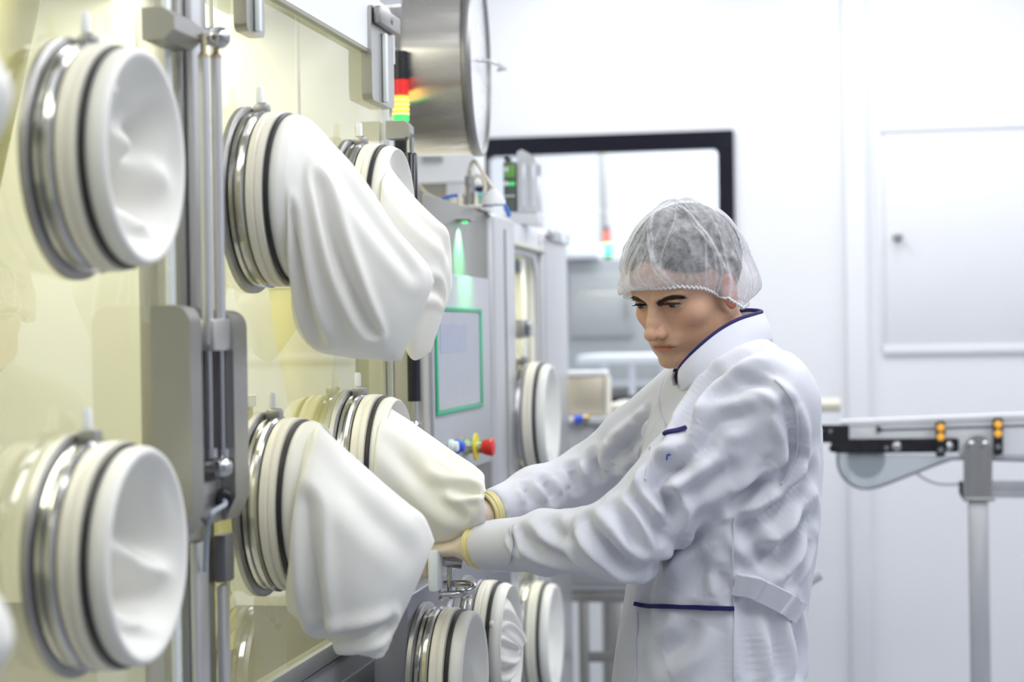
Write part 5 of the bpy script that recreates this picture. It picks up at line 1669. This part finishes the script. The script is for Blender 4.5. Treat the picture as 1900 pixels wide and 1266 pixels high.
# ------------------------------------------------------------------ trousers and shoes (mostly below the frame)
TR = M('trousers_white', (.78, .79, .84), .85, scale=300, bump=.0002)
hipc = P(1318, 1400, 2.88)
for s, nm in ((1, 'trouser_leg'), (-1, 'trouser_leg')):
    hp0 = Vector((hipc.x, hipc.y, .92)) + tdir * .095 * s
    kn = Vector((hipc.x, hipc.y, .5)) + tdir * .10 * s + fdir * .02
    an = Vector((hipc.x, hipc.y, .075)) + tdir * .11 * s - fdir * .01
    D = catmull([tuple(hp0) + (.088,), tuple(hp0.lerp(kn, .5)) + (.08,), tuple(kn) + (.068,), tuple(kn.lerp(an, .5)) + (.062,), tuple(an) + (.062,)], 6)
    G().tube([Vector(d[:3]) for d in D], [float(d[3]) for d in D], 28).build(nm, TR, man)
    to = an + Vector((0, 0, -.03))
    g = G()
    R3 = [(-.075, .030, .035, .05), (-.06, .038, .05, .052), (-.02, .040, .062, .05), (.04, .042, .05, .045), (.10, .046, .034, .04), (.15, .044, .026, .03), (.178, .030, .018, .02)]
    V = []; nq = 20
    for (f_, hw_, hh, _) in R3:
        for k in range(nq):
            a = 2 * math.pi * k / nq
            zc_ = hh * math.sin(a)
            V.append(Vector((to.x, to.y, 0)) + fdir * f_ + tdir * hw_ * math.cos(a) + Vector((0, 0, .008 + max(0, hh * (1 + math.sin(a))))))
    Fq = [(i * nq + k, i * nq + (k + 1) % nq, (i + 1) * nq + (k + 1) % nq, (i + 1) * nq + k) for i in range(len(R3) - 1) for k in range(nq)]
    Fq += [tuple(range(nq)), tuple((len(R3) - 1) * nq + k for k in range(nq))[::-1]]
    g.add(V, Fq); sh = g.build('shoe', M('shoe_white', (.75, .75, .77), .5), man)

# ------------------------------------------------------------------ gloved hands
LATEX = M('latex_glove', (.76, .64, .52), .5, scale=90, cvar=.05, bump=.0006, sss=.05)
YCUFF = M('yellow_cuff', (.80, .70, .34), .45, scale=60)


def hand(W_, dirv, palmn, side, name, wd):
    """W_: wrist, dirv: towards the fingers, palmn: palm normal (down), side=+1 thumb on +b"""
    d0 = dirv.normalized(); nrm = (palmn - d0 * palmn.dot(d0)).normalized(); b = nrm.cross(d0) * side
    Rm = Matrix((d0, b, nrm)).transposed()
    fa_ = (Rm.transposed() @ -wd).normalized()
    def f(X, Y, Z):   # local: x along hand, y thumb side, z palm side
        d = cap(X, Y, Z, tuple(fa_ * .075), (.0, 0, 0), .0325, .0265)
        d = smin(d, ell(X, Y, Z, (.045, 0, 0), (.052, .041, .0145)), .02)
        d = smin(d, cap(X, Y, Z, (.01, .02, .004), (.04, .03, .008), .015, .013), .012)
        for k, (yy_, L1, cv) in enumerate(((.030, .074, .5), (.010, .080, .62), (-.010, .075, .75), (-.028, .060, .9))):
            p = [np.array([.082 - .004 * abs(k - 1), yy_, 0.])]
            an_ = .15
            for sg, fr_ in enumerate((.46, .31, .23)):
                an_ += cv * .6 * (.55 if sg == 0 else .8)
                p.append(p[-1] + np.array([math.cos(an_), (yy_ * .4), math.sin(an_)]) * L1 * fr_)
            st_ = np.array([.055, yy_ * .8, 0.])
            d = smin(d, cap(X, Y, Z, st_, p[0], .0105, .0098), .007)
            rr = (.0098, .0092, .0085, .0076)
            for q in range(3): 
                d = smin(d, cap(X, Y, Z, p[q], p[q + 1], rr[q], rr[q + 1]), .002)
        d = smin(d, cap(X, Y, Z, (.02, .028, .006), (.048, .052, .016), .0125, .0108), .01)
        d = smin(d, cap(X, Y, Z, (.048, .052, .016), (.072, .052, .028), .0108, .0098), .002)
        d = smin(d, cap(X, Y, Z, (.072, .052, .028), (.092, .044, .034), .0098, .008), .002)
        d = smax(d, (X * fa_.x + Y * fa_.y + Z * fa_.z) - .062, .002)
        return d
    V_, F_ = nets(f, (-.11, -.09, -.09), (.175, .08, .09), .0023)
    V_ = np.array([noise.noise(Vector(v) * 60) for v in V_])[:, None] * .0008 * np.array([[0, 0, 1]]) + V_
    Wd = np.array(W_)[None] + V_ @ np.array(Rm.transposed())
    o, _ = np_mesh(name, Wd, F_, LATEX, man, smooth_it=1)
    # rolled yellow cuff
    for k_, (t, r_) in enumerate(((-.0215, .0345), (-.0155, .0355), (-.0095, .034))):
        c = W_ + wd * t
        G().lathe(c, wd, [(r_ * 0 + .0035 * math.sin(a_ * math.pi / 4), r_ - .001 + .003 * math.cos(a_ * math.pi / 4)) for a_ in range(8)], 40, closed=True).build('rolled_cuff', YCUFF, o)
    return o


hand(WN + wdn * .012, (P(796, 1014, 3.06) - WN), Vector((.1, .1, -1)), 1, 'glove', wdn)
hand(WF + wdf * .012, (P(795, 925, 3.07) - WF), Vector((.1, -.1, -1)), -1, 'glove', wdf)
